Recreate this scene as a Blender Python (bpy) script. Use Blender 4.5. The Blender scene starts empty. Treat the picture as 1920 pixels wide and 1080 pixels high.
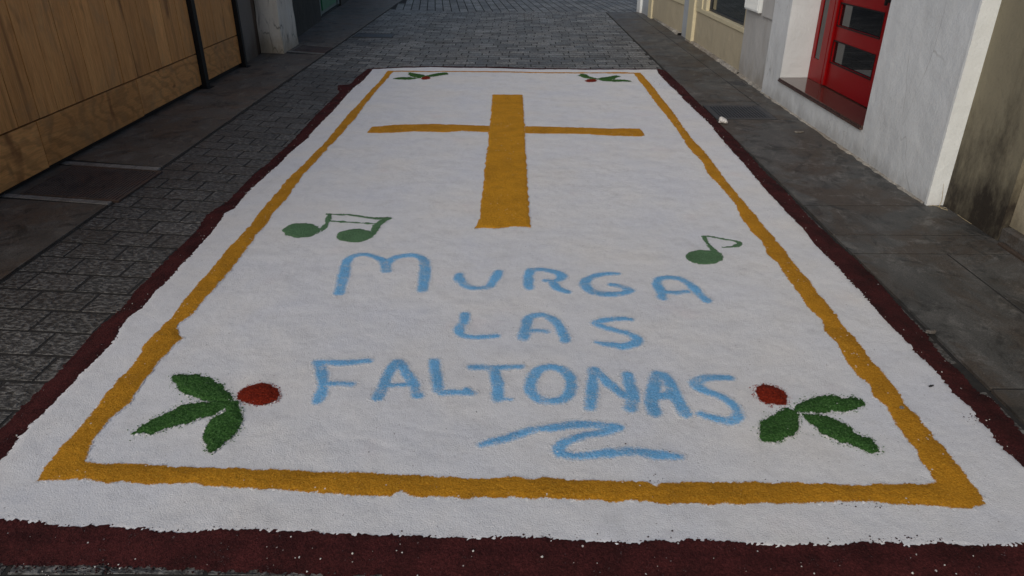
import bpy, bmesh, math, random
import numpy as np
from mathutils import Matrix, Vector

# ------------------------------------------------------------------ camera, sky, sun, exposure
scene = bpy.context.scene
cam_data = bpy.data.cameras.new("camera")
cam_data.sensor_width = 36.0
cam_data.lens = 1345.0 / 1920.0 * 36.0
cam_data.clip_start = 0.05
cam_data.clip_end = 2000.0
camera = bpy.data.objects.new("camera", cam_data)
scene.collection.objects.link(camera)
camera.location = (0.0, 0.0, 1.6)
camera.rotation_euler = (math.radians(90.0 - 26.8), 0.0, 0.00796)
scene.camera = camera

world = bpy.data.worlds.new("World")
scene.world = world
world.use_nodes = True
wn = world.node_tree.nodes
bg = wn["Background"]
sky = wn.new("ShaderNodeTexSky")
sky.sky_type = 'NISHITA'
sky.sun_disc = False
SUN_EL, SUN_AZ = math.radians(33.0), math.radians(207.0)      # azimuth clockwise from +Y
sky.sun_elevation = SUN_EL
sky.sun_rotation = SUN_AZ
sky.air_density = 1.0
sky.dust_density = 2.5
sky.ozone_density = 1.0
world.node_tree.links.new(sky.outputs[0], bg.inputs[0])
bg.inputs[1].default_value = 0.08

sun_data = bpy.data.lights.new("sun", 'SUN')
sun_data.energy = 1.30
sun_data.angle = math.radians(55.0)
sun_data.color = (1.0, 0.955, 0.90)
sun = bpy.data.objects.new("sun", sun_data)
scene.collection.objects.link(sun)
sd = Vector((math.sin(SUN_AZ) * math.cos(SUN_EL), math.cos(SUN_AZ) * math.cos(SUN_EL), math.sin(SUN_EL)))
sun.rotation_euler = sd.to_track_quat('Z', 'Y').to_euler()

scene.view_settings.view_transform = 'Standard'
scene.view_settings.look = 'None'
scene.view_settings.exposure = 0.0
scene.view_settings.gamma = 1.0
scene.view_settings.use_curve_mapping = False

rng = np.random.default_rng(7)
random.seed(7)

# outlines of the salt drawing, in metres on the ground (x across the street, y along it); strokes also carry a half width
WHITE = [(-1.798,9.112),(-1.447,9.189),(-1.089,9.256),(-0.206,9.18),(0.19,9.109),(0.978,9.104),(1.713,9.103),(1.689,8.853),(1.689,8.235),(1.7,7.692),(1.705,7.21),(1.715,6.613),(1.718,6.262),(1.689,5.698),(1.691,5.258),(1.678,4.874),(1.67,4.546),(1.667,4.332),(1.669,4.098),(1.68,3.926),(1.664,3.689),(1.665,3.428),(1.664,3.19),(1.665,3.053),(1.664,2.884),(1.667,2.68),(1.663,2.533),(1.675,2.437),(1.659,2.264),(1.674,2.17),(1.66,2.09),(1.671,2.039),(1.656,1.972),(1.665,1.849),(1.68,1.702),(1.683,1.514),(1.556,1.507),(1.455,1.514),(1.323,1.507),(1.22,1.522),(1.119,1.505),(1.079,1.521),(0.967,1.512),(0.721,1.508),(0.526,1.521),(0.313,1.511),(0.142,1.519),(-0.012,1.532),(-0.136,1.523),(-0.369,1.534),(-0.556,1.538),(-0.581,1.544),(-0.763,1.549),(-0.889,1.552),(-0.951,1.539),(-1.065,1.549),(-1.211,1.566),(-1.324,1.557),(-1.402,1.573),(-1.473,1.586),(-1.54,1.585),(-1.766,1.588),(-1.714,1.699),(-1.713,1.851),(-1.705,1.875),(-1.723,1.953),(-1.727,2.031),(-1.725,2.119),(-1.73,2.23),(-1.722,2.298),(-1.734,2.36),(-1.727,2.454),(-1.726,2.604),(-1.751,2.712),(-1.768,2.849),(-1.747,2.908),(-1.754,3.006),(-1.759,3.076),(-1.748,3.223),(-1.756,3.368),(-1.755,3.524),(-1.77,3.632),(-1.77,3.762),(-1.783,3.924),(-1.81,4.143),(-1.78,4.227),(-1.795,4.415),(-1.796,4.616),(-1.786,4.944),(-1.778,5.163),(-1.783,5.531),(-1.757,5.915),(-1.771,6.234),(-1.771,6.796),(-1.788,7.506),(-1.801,7.97),(-1.778,8.331),(-1.785,8.86)]
OUTER = [(-1.876,9.209),(-1.79,9.247),(-1.425,9.364),(-1.105,9.406),(-0.209,9.362),(0.193,9.263),(0.993,9.246),(1.776,9.238),(1.842,9.09),(1.827,8.639),(1.883,8.108),(1.845,7.739),(1.841,7.158),(1.835,6.279),(1.813,5.529),(1.799,5.086),(1.809,4.635),(1.804,4.344),(1.797,4.137),(1.802,3.776),(1.818,3.492),(1.813,3.17),(1.792,2.883),(1.791,2.706),(1.771,2.582),(1.782,2.421),(1.77,2.303),(1.799,2.254),(1.794,2.09),(1.787,2.042),(1.816,1.719),(1.828,1.448),(1.783,1.375),(1.367,1.372),(0.48,1.379),(0.047,1.388),(-0.347,1.395),(-0.495,1.401),(-0.717,1.409),(-0.875,1.415),(-1.104,1.43),(-1.29,1.428),(-1.441,1.431),(-1.791,1.438),(-1.863,1.762),(-1.849,1.893),(-1.84,2.046),(-1.84,2.161),(-1.842,2.303),(-1.845,2.373),(-1.842,2.512),(-1.864,2.658),(-1.863,2.809),(-1.857,2.962),(-1.871,3.141),(-1.876,3.324),(-1.881,3.633),(-1.881,3.908),(-1.93,4.153),(-1.884,4.344),(-1.888,4.519),(-1.897,4.956),(-1.884,5.256),(-1.875,5.699),(-1.888,6.249),(-1.913,6.855),(-1.912,7.396),(-1.917,7.656),(-1.914,7.819),(-1.974,7.96),(-2.021,8.196),(-1.896,8.227),(-1.903,8.71)]
YOUT = [(-1.582,8.959),(-0.201,8.949),(0.187,8.899),(0.666,8.864),(0.976,8.884),(1.279,8.9),(1.471,8.853),(1.481,8.172),(1.476,7.634),(1.472,6.883),(1.451,6.236),(1.443,5.753),(1.463,5.521),(1.446,4.806),(1.447,4.324),(1.45,4.037),(1.451,3.836),(1.456,3.6),(1.442,3.368),(1.454,3.159),(1.447,2.912),(1.443,2.746),(1.445,2.51),(1.44,2.377),(1.449,2.272),(1.435,2.183),(1.446,2.103),(1.435,1.982),(1.453,1.929),(1.447,1.859),(1.443,1.78),(1.44,1.667),(1.383,1.649),(1.32,1.655),(1.211,1.666),(1.142,1.661),(1.094,1.677),(1.035,1.68),(0.769,1.666),(0.678,1.659),(0.509,1.666),(0.454,1.658),(0.397,1.676),(0.273,1.667),(0.102,1.677),(-0.013,1.682),(-0.096,1.687),(-0.166,1.679),(-0.327,1.689),(-0.363,1.709),(-0.393,1.689),(-0.526,1.692),(-0.711,1.712),(-0.817,1.717),(-0.984,1.724),(-1.023,1.739),(-1.133,1.73),(-1.211,1.734),(-1.258,1.744),(-1.297,1.737),(-1.373,1.753),(-1.528,1.751),(-1.534,1.835),(-1.54,1.932),(-1.536,2.019),(-1.546,2.172),(-1.551,2.287),(-1.545,2.418),(-1.571,2.587),(-1.568,2.731),(-1.551,2.803),(-1.566,2.946),(-1.576,3.111),(-1.575,3.357),(-1.585,3.598),(-1.576,3.733),(-1.572,3.91),(-1.589,4.147),(-1.594,4.389),(-1.602,4.713),(-1.589,5.053),(-1.577,5.438),(-1.567,5.778),(-1.578,6.212),(-1.586,6.644),(-1.577,7.039),(-1.579,7.664),(-1.569,8.148)]
YIN = [(-1.504,8.899),(-0.199,8.885),(0.185,8.842),(0.662,8.801),(0.97,8.824),(1.381,8.807),(1.385,8.053),(1.375,7.301),(1.377,6.565),(1.381,6.235),(1.36,5.689),(1.363,5.447),(1.38,5.249),(1.358,4.95),(1.377,4.58),(1.384,4.333),(1.357,4.107),(1.352,3.876),(1.364,3.681),(1.34,3.535),(1.364,3.433),(1.352,3.285),(1.35,3.146),(1.348,2.958),(1.361,2.807),(1.337,2.71),(1.352,2.627),(1.337,2.455),(1.339,2.376),(1.353,2.306),(1.335,2.243),(1.349,2.176),(1.348,2.089),(1.341,1.985),(1.348,1.928),(1.334,1.874),(1.337,1.822),(1.332,1.764),(1.271,1.754),(1.169,1.756),(1.063,1.748),(0.799,1.76),(0.562,1.759),(0.455,1.757),(0.441,1.743),(0.418,1.759),(0.177,1.77),(-0.014,1.774),(-0.13,1.768),(-0.409,1.788),(-0.618,1.799),(-0.847,1.809),(-1.033,1.818),(-1.211,1.826),(-1.413,1.836),(-1.428,1.85),(-1.447,1.937),(-1.452,2.061),(-1.431,2.167),(-1.444,2.288),(-1.445,2.447),(-1.446,2.562),(-1.431,2.636),(-1.498,2.722),(-1.502,2.774),(-1.479,2.848),(-1.477,3.006),(-1.473,3.171),(-1.47,3.312),(-1.474,3.424),(-1.478,3.584),(-1.488,3.75),(-1.485,3.953),(-1.498,4.13),(-1.494,4.39),(-1.505,4.612),(-1.517,4.903),(-1.504,5.226),(-1.503,5.651),(-1.486,6.068),(-1.494,6.213),(-1.487,6.645),(-1.508,7.087),(-1.509,7.746),(-1.507,8.24)]
CROSS_UP = [(-0.265,7.587),(0.053,7.589),(0.055,7.002),(0.062,6.301),(0.063,5.671),(0.065,5.034),(0.069,4.633),(0.073,4.339),(0.076,4.075),(0.08,3.906),(0.025,3.919),(-0.027,3.916),(-0.123,3.885),(-0.203,3.903),(-0.252,3.875),(-0.224,4.072),(-0.234,4.281),(-0.232,4.569),(-0.234,4.892),(-0.24,5.255),(-0.239,5.669),(-0.249,6.042),(-0.247,6.407),(-0.256,7.0)]
CROSS_BAR = [(-1.281,6.034),(-1.28,6.238),(-1.108,6.319),(-0.74,6.359),(-0.51,6.323),(-0.216,6.288),(0.035,6.274),(0.285,6.266),(0.507,6.236),(0.741,6.217),(1.066,6.204),(1.072,5.98),(1.014,5.945),(0.716,5.977),(0.492,6.024),(0.212,6.021),(0.034,6.035),(-0.209,6.063),(-0.482,6.115),(-0.607,6.064),(-0.905,6.087),(-1.064,6.036)]
SPRIGS = [[[[(-1.353,2.348),(-1.333,2.353),(-1.296,2.348),(-1.241,2.353),(-1.188,2.33),(-1.133,2.285),(-1.084,2.234),(-1.044,2.191),(-1.052,2.156),(-1.1,2.163),(-1.183,2.185),(-1.231,2.211),(-1.281,2.239),(-1.319,2.283)],[(-1.339,1.977),(-1.329,2.029),(-1.303,2.074),(-1.264,2.114),(-1.245,2.155),(-1.204,2.166),(-1.151,2.176),(-1.094,2.191),(-1.045,2.17),(-1.066,2.126),(-1.094,2.092),(-1.131,2.076),(-1.169,2.04),(-1.219,2.012),(-1.268,1.98),(-1.308,1.983)],[(-1.075,2.184),(-1.038,2.184),(-0.998,2.116),(-0.98,2.07),(-0.973,2.001),(-0.987,1.953),(-1.006,1.911),(-1.025,1.883),(-1.047,1.911),(-1.076,1.964),(-1.087,2.013),(-1.091,2.063),(-1.065,2.112)]],[(-1.042,2.202),(-1.049,2.241),(-1.034,2.271),(-1.009,2.286),(-0.978,2.297),(-0.94,2.286),(-0.908,2.257),(-0.892,2.224),(-0.889,2.186),(-0.915,2.164),(-0.95,2.157),(-0.988,2.16),(-1.017,2.167)]],[[[(0.994,2.148),(1.033,2.179),(1.095,2.215),(1.138,2.229),(1.186,2.237),(1.228,2.226),(1.268,2.223),(1.288,2.202),(1.279,2.174),(1.243,2.144),(1.192,2.126),(1.146,2.133),(1.087,2.126),(1.039,2.125),(1.006,2.125)],[(1.028,2.119),(1.068,2.119),(1.113,2.109),(1.147,2.084),(1.168,2.058),(1.176,2.021),(1.197,1.996),(1.221,1.973),(1.22,1.937),(1.225,1.902),(1.192,1.9),(1.163,1.917),(1.128,1.942),(1.099,1.954),(1.076,1.983),(1.052,2.02),(1.043,2.07)],[(0.935,2.128),(0.991,2.152),(1.024,2.142),(1.019,2.109),(0.988,2.032),(0.956,1.988),(0.915,1.97),(0.873,1.955),(0.845,1.964),(0.84,2.0),(0.859,2.049),(0.895,2.088)]],[(0.897,2.252),(0.916,2.289),(0.948,2.304),(0.985,2.299),(1.007,2.275),(1.01,2.246),(1.015,2.218),(1.001,2.186),(0.971,2.165),(0.948,2.168),(0.922,2.178),(0.903,2.21)]],[[[(-1.447,8.466),(-1.403,8.548),(-1.354,8.57),(-1.248,8.549),(-1.181,8.517),(-1.12,8.517),(-1.192,8.441),(-1.249,8.409),(-1.374,8.424)],[(-1.319,8.854),(-1.276,8.842),(-1.18,8.757),(-1.11,8.7),(-1.073,8.605),(-1.138,8.495),(-1.255,8.604),(-1.301,8.727)],[(-1.109,8.605),(-1.047,8.701),(-0.992,8.775),(-0.891,8.834),(-0.828,8.817),(-0.828,8.72),(-0.907,8.663),(-0.983,8.59),(-1.063,8.561)]],[(-1.118,8.463),(-1.115,8.561),(-1.079,8.611),(-1.035,8.589),(-1.005,8.507),(-1.017,8.432),(-1.054,8.394),(-1.091,8.405)]],[[[(0.706,8.675),(0.757,8.789),(0.816,8.744),(0.855,8.588),(0.918,8.496),(0.927,8.426),(0.834,8.468),(0.758,8.549)],[(0.911,8.469),(0.965,8.55),(1.066,8.622),(1.159,8.701),(1.206,8.624),(1.151,8.552),(1.097,8.443),(1.014,8.337),(0.938,8.389)],[(0.998,8.332),(1.097,8.443),(1.197,8.428),(1.271,8.376),(1.293,8.314),(1.183,8.323),(1.08,8.301)]],[(0.763,8.356),(0.801,8.446),(0.844,8.463),(0.893,8.447),(0.907,8.384),(0.88,8.31),(0.827,8.279),(0.783,8.289)]]]
BEAMED = [[[(-1.146,3.867),(-1.142,3.838),(-1.145,3.809),(-1.156,3.784),(-1.172,3.764),(-1.194,3.749),(-1.22,3.742),(-1.248,3.741),(-1.276,3.748),(-1.302,3.762),(-1.326,3.782),(-1.344,3.807),(-1.357,3.835),(-1.362,3.865),(-1.36,3.894),(-1.351,3.92),(-1.334,3.942),(-1.312,3.958),(-1.285,3.966),(-1.256,3.966),(-1.227,3.958),(-1.199,3.943),(-1.176,3.922),(-1.157,3.896)],[(-0.82,3.79),(-0.819,3.764),(-0.825,3.74),(-0.837,3.718),(-0.855,3.7),(-0.878,3.687),(-0.904,3.68),(-0.931,3.679),(-0.958,3.685),(-0.983,3.697),(-1.004,3.714),(-1.02,3.735),(-1.03,3.759),(-1.032,3.784),(-1.028,3.81),(-1.016,3.832),(-0.998,3.852),(-0.974,3.865),(-0.947,3.873),(-0.919,3.874),(-0.891,3.868),(-0.865,3.855),(-0.844,3.837),(-0.829,3.815)]],[[(-1.159,3.84,0.0225),(-1.139,3.872,0.021),(-1.131,3.956,0.017),(-1.146,4.114,0.015)],[(-0.785,4.046,0.025),(-0.825,3.942,0.025),(-0.829,3.834,0.021),(-0.836,3.763,0.019)]],[[(-1.161,4.114,0.013),(-1.077,4.113,0.013),(-0.981,4.089,0.013),(-0.887,4.054,0.015),(-0.792,4.05,0.02)],[(-1.121,4.001,0.012),(-0.998,3.983,0.011),(-0.844,3.958,0.01)]]]
QUAVER = [[[(1.095,3.49),(1.085,3.465),(1.07,3.443),(1.049,3.423),(1.026,3.409),(1.0,3.399),(0.975,3.396),(0.951,3.399),(0.929,3.408),(0.913,3.422),(0.901,3.441),(0.896,3.464),(0.898,3.488),(0.907,3.513),(0.921,3.536),(0.941,3.557),(0.966,3.572),(0.992,3.583),(1.019,3.586),(1.044,3.583),(1.066,3.573),(1.083,3.558),(1.093,3.538),(1.097,3.514)]],[[(1.07,3.533,0.028),(1.063,3.597,0.02),(1.057,3.653,0.014),(1.058,3.724,0.013),(1.058,3.774,0.016)]],[[(1.05,3.775,0.012),(1.091,3.781,0.012),(1.139,3.753,0.011),(1.202,3.722,0.013),(1.233,3.695,0.016),(1.229,3.665,0.018),(1.194,3.635,0.013),(1.131,3.628,0.006)]]]
LETTERS = [('M',0,[[(-0.858,3.066,0.025),(-0.87,3.2,0.026),(-0.888,3.343,0.025),(-0.892,3.449,0.023),(-0.865,3.497,0.021),(-0.812,3.508,0.02),(-0.757,3.475,0.02),(-0.704,3.43,0.022),(-0.679,3.364,0.025),(-0.669,3.312,0.026)],[(-0.683,3.397,0.023),(-0.652,3.469,0.021),(-0.598,3.502,0.02),(-0.539,3.5,0.02),(-0.499,3.452,0.023),(-0.478,3.379,0.026),(-0.467,3.264,0.026),(-0.46,3.097,0.025)]]),('U',0,[[(-0.294,3.265,0.022),(-0.283,3.204,0.024),(-0.247,3.139,0.022),(-0.191,3.117,0.019),(-0.138,3.14,0.021),(-0.111,3.22,0.023),(-0.094,3.304,0.02)]]),('R',0,[[(0.06,3.124,0.023),(0.056,3.219,0.023),(0.066,3.312,0.022)],[(0.067,3.325,0.021),(0.13,3.332,0.02),(0.193,3.304,0.022),(0.224,3.257,0.024),(0.2,3.208,0.018),(0.142,3.2,0.01)],[(0.174,3.186,0.017),(0.199,3.12,0.023),(0.243,3.086,0.015)]]),('G',0,[[(0.505,3.29,0.013),(0.453,3.288,0.015),(0.387,3.258,0.019),(0.341,3.203,0.023),(0.336,3.144,0.025),(0.359,3.087,0.023),(0.415,3.059,0.022),(0.482,3.06,0.02),(0.534,3.085,0.018),(0.552,3.103,0.017),(0.511,3.137,0.019),(0.463,3.163,0.015)]]),('A',0,[[(0.691,3.023,0.022),(0.691,3.116,0.023),(0.695,3.192,0.023),(0.719,3.233,0.021),(0.769,3.244,0.018),(0.82,3.222,0.019),(0.854,3.154,0.021),(0.871,3.074,0.021),(0.896,2.997,0.02)],[(0.706,3.086,0.017),(0.763,3.075,0.016),(0.819,3.086,0.014)]]),('L',1,[[(-0.238,2.853,0.021),(-0.238,2.783,0.02),(-0.25,2.724,0.023),(-0.246,2.683,0.021),(-0.216,2.659,0.016),(-0.157,2.652,0.014),(-0.088,2.663,0.012)]]),('A',1,[[(0.029,2.65,0.021),(0.041,2.744,0.021),(0.051,2.814,0.02),(0.085,2.852,0.017),(0.131,2.846,0.017),(0.173,2.79,0.019),(0.196,2.717,0.021),(0.206,2.631,0.021)],[(0.051,2.708,0.015),(0.092,2.712,0.014),(0.13,2.706,0.011)]]),('S',1,[[(0.506,2.81,0.014),(0.46,2.817,0.019),(0.395,2.807,0.019),(0.355,2.78,0.021),(0.377,2.749,0.019),(0.445,2.705,0.017),(0.5,2.665,0.019),(0.516,2.632,0.023),(0.49,2.597,0.023),(0.443,2.581,0.021),(0.386,2.594,0.018),(0.339,2.616,0.01)]]),('F',2,[[(-0.807,2.446,0.018),(-0.754,2.445,0.017),(-0.69,2.445,0.016),(-0.602,2.461,0.018)],[(-0.803,2.446,0.018),(-0.772,2.374,0.019),(-0.746,2.297,0.019),(-0.738,2.227,0.019),(-0.742,2.182,0.015)],[(-0.741,2.292,0.016),(-0.683,2.297,0.014),(-0.635,2.295,0.013)]]),('A',2,[[(-0.52,2.202,0.018),(-0.512,2.299,0.019),(-0.498,2.403,0.018),(-0.48,2.448,0.018),(-0.441,2.384,0.018),(-0.401,2.3,0.019),(-0.373,2.219,0.018)],[(-0.507,2.288,0.013),(-0.414,2.29,0.012)]]),('L',2,[[(-0.338,2.461,0.019),(-0.319,2.378,0.021),(-0.303,2.282,0.021),(-0.287,2.247,0.019),(-0.228,2.242,0.016),(-0.169,2.241,0.015)],[(-0.192,2.259,0.012),(-0.167,2.241,0.012)]]),('T',2,[[(-0.181,2.417,0.016),(-0.09,2.416,0.017),(0.011,2.422,0.016)],[(-0.089,2.403,0.02),(-0.075,2.291,0.022),(-0.071,2.206,0.021)],[(-0.067,2.208,0.014),(-0.021,2.2,0.004)]]),('O',2,[[(0.133,2.428,0.018),(0.085,2.394,0.019),(0.053,2.314,0.02),(0.055,2.243,0.02),(0.08,2.204,0.019),(0.129,2.19,0.018),(0.175,2.205,0.018),(0.204,2.262,0.02),(0.209,2.337,0.02),(0.18,2.401,0.019),(0.133,2.428,0.018)]]),('N',2,[[(0.269,2.151,0.019),(0.286,2.263,0.02),(0.307,2.398,0.02)],[(0.307,2.398,0.019),(0.348,2.316,0.019),(0.407,2.223,0.019)],[(0.434,2.365,0.019),(0.435,2.285,0.021),(0.433,2.208,0.022),(0.414,2.145,0.022)]]),('A',2,[[(0.499,2.123,0.023),(0.501,2.194,0.024),(0.529,2.285,0.023),(0.551,2.366,0.023)],[(0.552,2.371,0.022),(0.584,2.348,0.023),(0.595,2.245,0.024),(0.601,2.175,0.023),(0.612,2.115,0.02)],[(0.516,2.224,0.021),(0.595,2.235,0.02)]]),('S',2,[[(0.832,2.353,0.017),(0.778,2.352,0.017),(0.723,2.343,0.019),(0.689,2.305,0.021),(0.706,2.269,0.019),(0.75,2.238,0.017),(0.79,2.191,0.018),(0.803,2.139,0.019),(0.791,2.097,0.019),(0.754,2.077,0.017),(0.704,2.097,0.016),(0.665,2.12,0.013)]])]
FLOURISH = [[(-0.121,1.936,0.011),(-0.043,1.969,0.017),(0.066,2.02,0.016),(0.123,2.028,0.017),(0.218,2.051,0.019),(0.318,2.04,0.018),(0.359,2.03,0.017)],[(0.358,2.027,0.014),(0.293,2.005,0.018),(0.218,1.983,0.017),(0.165,1.952,0.019),(0.142,1.916,0.021),(0.147,1.891,0.018)],[(0.147,1.891,0.017),(0.194,1.879,0.016),(0.281,1.891,0.017),(0.383,1.905,0.019),(0.46,1.894,0.018),(0.543,1.884,0.01)]]
SCRATCH = [[(-0.697,2.048,0.007),(-0.603,1.966,0.007),(-0.529,1.964,0.007),(-0.412,1.914,0.007),(-0.328,1.971,0.007)],[(-0.423,2.051,0.005),(-0.363,2.027,0.005),(-0.258,2.001,0.005),(-0.164,1.984,0.005)]]
GRAIN_SPOTS = [(-1.753,8.087,0.047,0.09,30),(1.605,8.203,0.095,0.218,70),(1.563,8.485,0.062,0.198,25),(1.095,1.668,0.098,0.016,60),(0.971,1.683,0.066,0.012,30),(0.443,1.777,0.027,0.03,16),(1.631,2.082,0.027,0.044,26),(0.866,1.761,0.051,0.01,18),(0.41,1.565,0.188,0.043,12),(0.315,1.819,0.347,0.164,14),(1.124,1.526,0.077,0.01,60),(-0.043,1.524,0.092,0.006,12),(-0.358,1.788,0.515,0.248,14),(1.088,3.021,0.404,1.529,14)]

# ------------------------------------------------------------------ helpers
def tag(o, label=None, cat=None, group=None, kind=None):
    if label: o["label"] = label
    if cat: o["category"] = cat
    if group: o["group"] = group
    if kind: o["kind"] = kind
    return o

def thing(name, label, cat, loc=(0, 0, 0), group=None, kind=None):
    o = bpy.data.objects.new(name, None)
    o.empty_display_size = 0.1
    scene.collection.objects.link(o)
    o.location = loc
    return tag(o, label, cat, group, kind)

def link_mesh(name, me, mat, parent=None):
    o = bpy.data.objects.new(name, me)
    scene.collection.objects.link(o)
    if mat is not None and not me.materials:
        me.materials.append(mat)
    if parent is not None:
        o.parent = parent
        o.matrix_parent_inverse = Matrix.Translation(parent.location).inverted()
    return o

def fast_mesh(name, verts, quads, smooth=False, attrs=None):
    me = bpy.data.meshes.new(name)
    v = np.asarray(verts, dtype=np.float32)
    q = np.asarray(quads, dtype=np.int32)
    k = q.shape[1]
    me.vertices.add(len(v)); me.vertices.foreach_set("co", v.ravel())
    me.loops.add(q.size); me.loops.foreach_set("vertex_index", q.ravel())
    me.polygons.add(len(q)); me.polygons.foreach_set("loop_start", np.arange(0, q.size, k, dtype=np.int32))
    if smooth:
        me.polygons.foreach_set("use_smooth", np.ones(len(q), dtype=bool))
    for an, av in (attrs or {}).items():
        a = me.attributes.new(an, 'FLOAT', 'POINT')
        a.data.foreach_set("value", np.asarray(av, dtype=np.float32))
    me.update(calc_edges=True)
    return me

class MB:
    """collects simple solids and builds them as one mesh"""
    def __init__(self):
        self.v, self.f, self.t = [], [], []
    def add(self, vs, fs, tone=0.5):
        n = len(self.v)
        self.v += vs
        self.f += [tuple(i + n for i in f) for f in fs]
        self.t += [tone] * len(vs)
        return self
    def box(self, x0, x1, y0, y1, z0, z1, bev=0.0, tone=0.5):
        return self.prism([(x0, y0), (x1, y0), (x1, y1), (x0, y1)], z0, z1, bev, tone)
    def prism(self, c, z0, z1, bev=0.0, tone=0.5, tilt=(0, 0)):
        """solid over a convex outline (counter-clockwise); bev chamfers the top edge"""
        n = len(c)
        cx = sum(p[0] for p in c) / n; cy = sum(p[1] for p in c) / n
        def zz(x, y): return z1 + tilt[0] * (x - cx) + tilt[1] * (y - cy)
        vs = [(x, y, z0) for x, y in c]
        rings = 1
        if bev > 0:
            vs += [(x, y, zz(x, y) - bev) for x, y in c]
            ins = []
            for i in range(n):
                p0, p1, p2 = Vector(c[i - 1]), Vector(c[i]), Vector(c[(i + 1) % n])
                a = (p0 - p1).normalized(); b = (p2 - p1).normalized()
                s = max(0.3, abs(a.x * b.y - a.y * b.x))
                q = p1 + (a + b) * (bev / s)
                ins.append((q.x, q.y, zz(q.x, q.y)))
            vs += ins
            rings = 2
        else:
            vs += [(x, y, zz(x, y)) for x, y in c]
        fs = [tuple(range(n - 1, -1, -1))]
        for r in range(rings):
            for i in range(n):
                j = (i + 1) % n
                fs.append((r * n + i, r * n + j, (r + 1) * n + j, (r + 1) * n + i))
        fs.append(tuple(rings * n + i for i in range(n)))
        return self.add(vs, fs, tone)
    def mesh(self, name):
        me = bpy.data.meshes.new(name)
        me.from_pydata(self.v, [], self.f)
        a = me.attributes.new("tone", 'FLOAT', 'POINT')
        a.data.foreach_set("value", np.asarray(self.t, dtype=np.float32))
        me.update()
        return me
    def build(self, name, mat, parent=None, edge=0.0):
        me = self.mesh(name)
        if edge > 0:
            bm = bmesh.new(); bm.from_mesh(me)
            bmesh.ops.bevel(bm, geom=list(bm.edges), offset=edge, segments=2, affect='EDGES', profile=0.6)
            bm.to_mesh(me); bm.free()
        return link_mesh(name, me, mat, parent)

# smooth lattice noise, used for relief and ragged outlines
_lat = np.random.default_rng(3).random((256, 256))
def vnoise(x, y, scale, seed=0):
    u = np.asarray(x) / scale + 17.3 * seed + 40.0
    v = np.asarray(y) / scale + 9.1 * seed + 40.0
    i = np.floor(u).astype(int); j = np.floor(v).astype(int)
    fu = u - i; fv = v - j
    fu = fu * fu * (3 - 2 * fu); fv = fv * fv * (3 - 2 * fv)
    g = lambda a, b: _lat[a % 256, b % 256]
    return ((g(i, j) * (1 - fu) + g(i + 1, j) * fu) * (1 - fv) + (g(i, j + 1) * (1 - fu) + g(i + 1, j + 1) * fu) * fv) * 2 - 1

def sst(a, b, x):
    t = np.clip((x - a) / (b - a), 0, 1)
    return t * t * (3 - 2 * t)

def sd_poly(x, y, poly):
    """signed distance to an outline, negative inside"""
    d2 = np.full(x.shape, 1e9); inside = np.zeros(x.shape, bool)
    n = len(poly)
    for k in range(n):
        ax, ay = poly[k]; bx, by = poly[(k + 1) % n]
        ex, ey = bx - ax, by - ay
        L = ex * ex + ey * ey
        if L < 1e-12: continue
        t = np.clip(((x - ax) * ex + (y - ay) * ey) / L, 0, 1)
        d2 = np.minimum(d2, (x - ax - t * ex) ** 2 + (y - ay - t * ey) ** 2)
        if abs(ey) > 1e-12:
            c = ((ay > y) != (by > y)) & (x < ex * (y - ay) / ey + ax)
            inside ^= c
    d = np.sqrt(d2)
    return np.where(inside, -d, d)

def sd_stroke(x, y, pts):
    d = np.full(x.shape, 1e9)
    for (ax, ay, ar), (bx, by, br) in zip(pts[:-1], pts[1:]):
        ex, ey = bx - ax, by - ay
        L = max(ex * ex + ey * ey, 1e-12)
        t = np.clip(((x - ax) * ex + (y - ay) * ey) / L, 0, 1)
        d = np.minimum(d, np.hypot(x - ax - t * ex, y - ay - t * ey) - (ar + (br - ar) * t))
    return d

def sd_union(fs):
    def f(x, y):
        d = fs[0](x, y)
        for g in fs[1:]: d = np.minimum(d, g(x, y))
        return d
    return f

def smooth_line(pts, n=6):
    """Catmull-Rom through stroke points"""
    p = np.array(pts); out = []
    for i in range(len(p) - 1):
        p0 = p[max(i - 1, 0)]; p1 = p[i]; p2 = p[i + 1]; p3 = p[min(i + 2, len(p) - 1)]
        for t in np.linspace(0, 1, n, endpoint=False):
            out.append(0.5 * (2 * p1 + (p2 - p0) * t + (2 * p0 - 5 * p1 + 4 * p2 - p3) * t * t + (3 * p1 - p0 - 3 * p2 + p3) * t ** 3))
    out.append(p[-1])
    return [tuple(q) for q in out]

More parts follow.
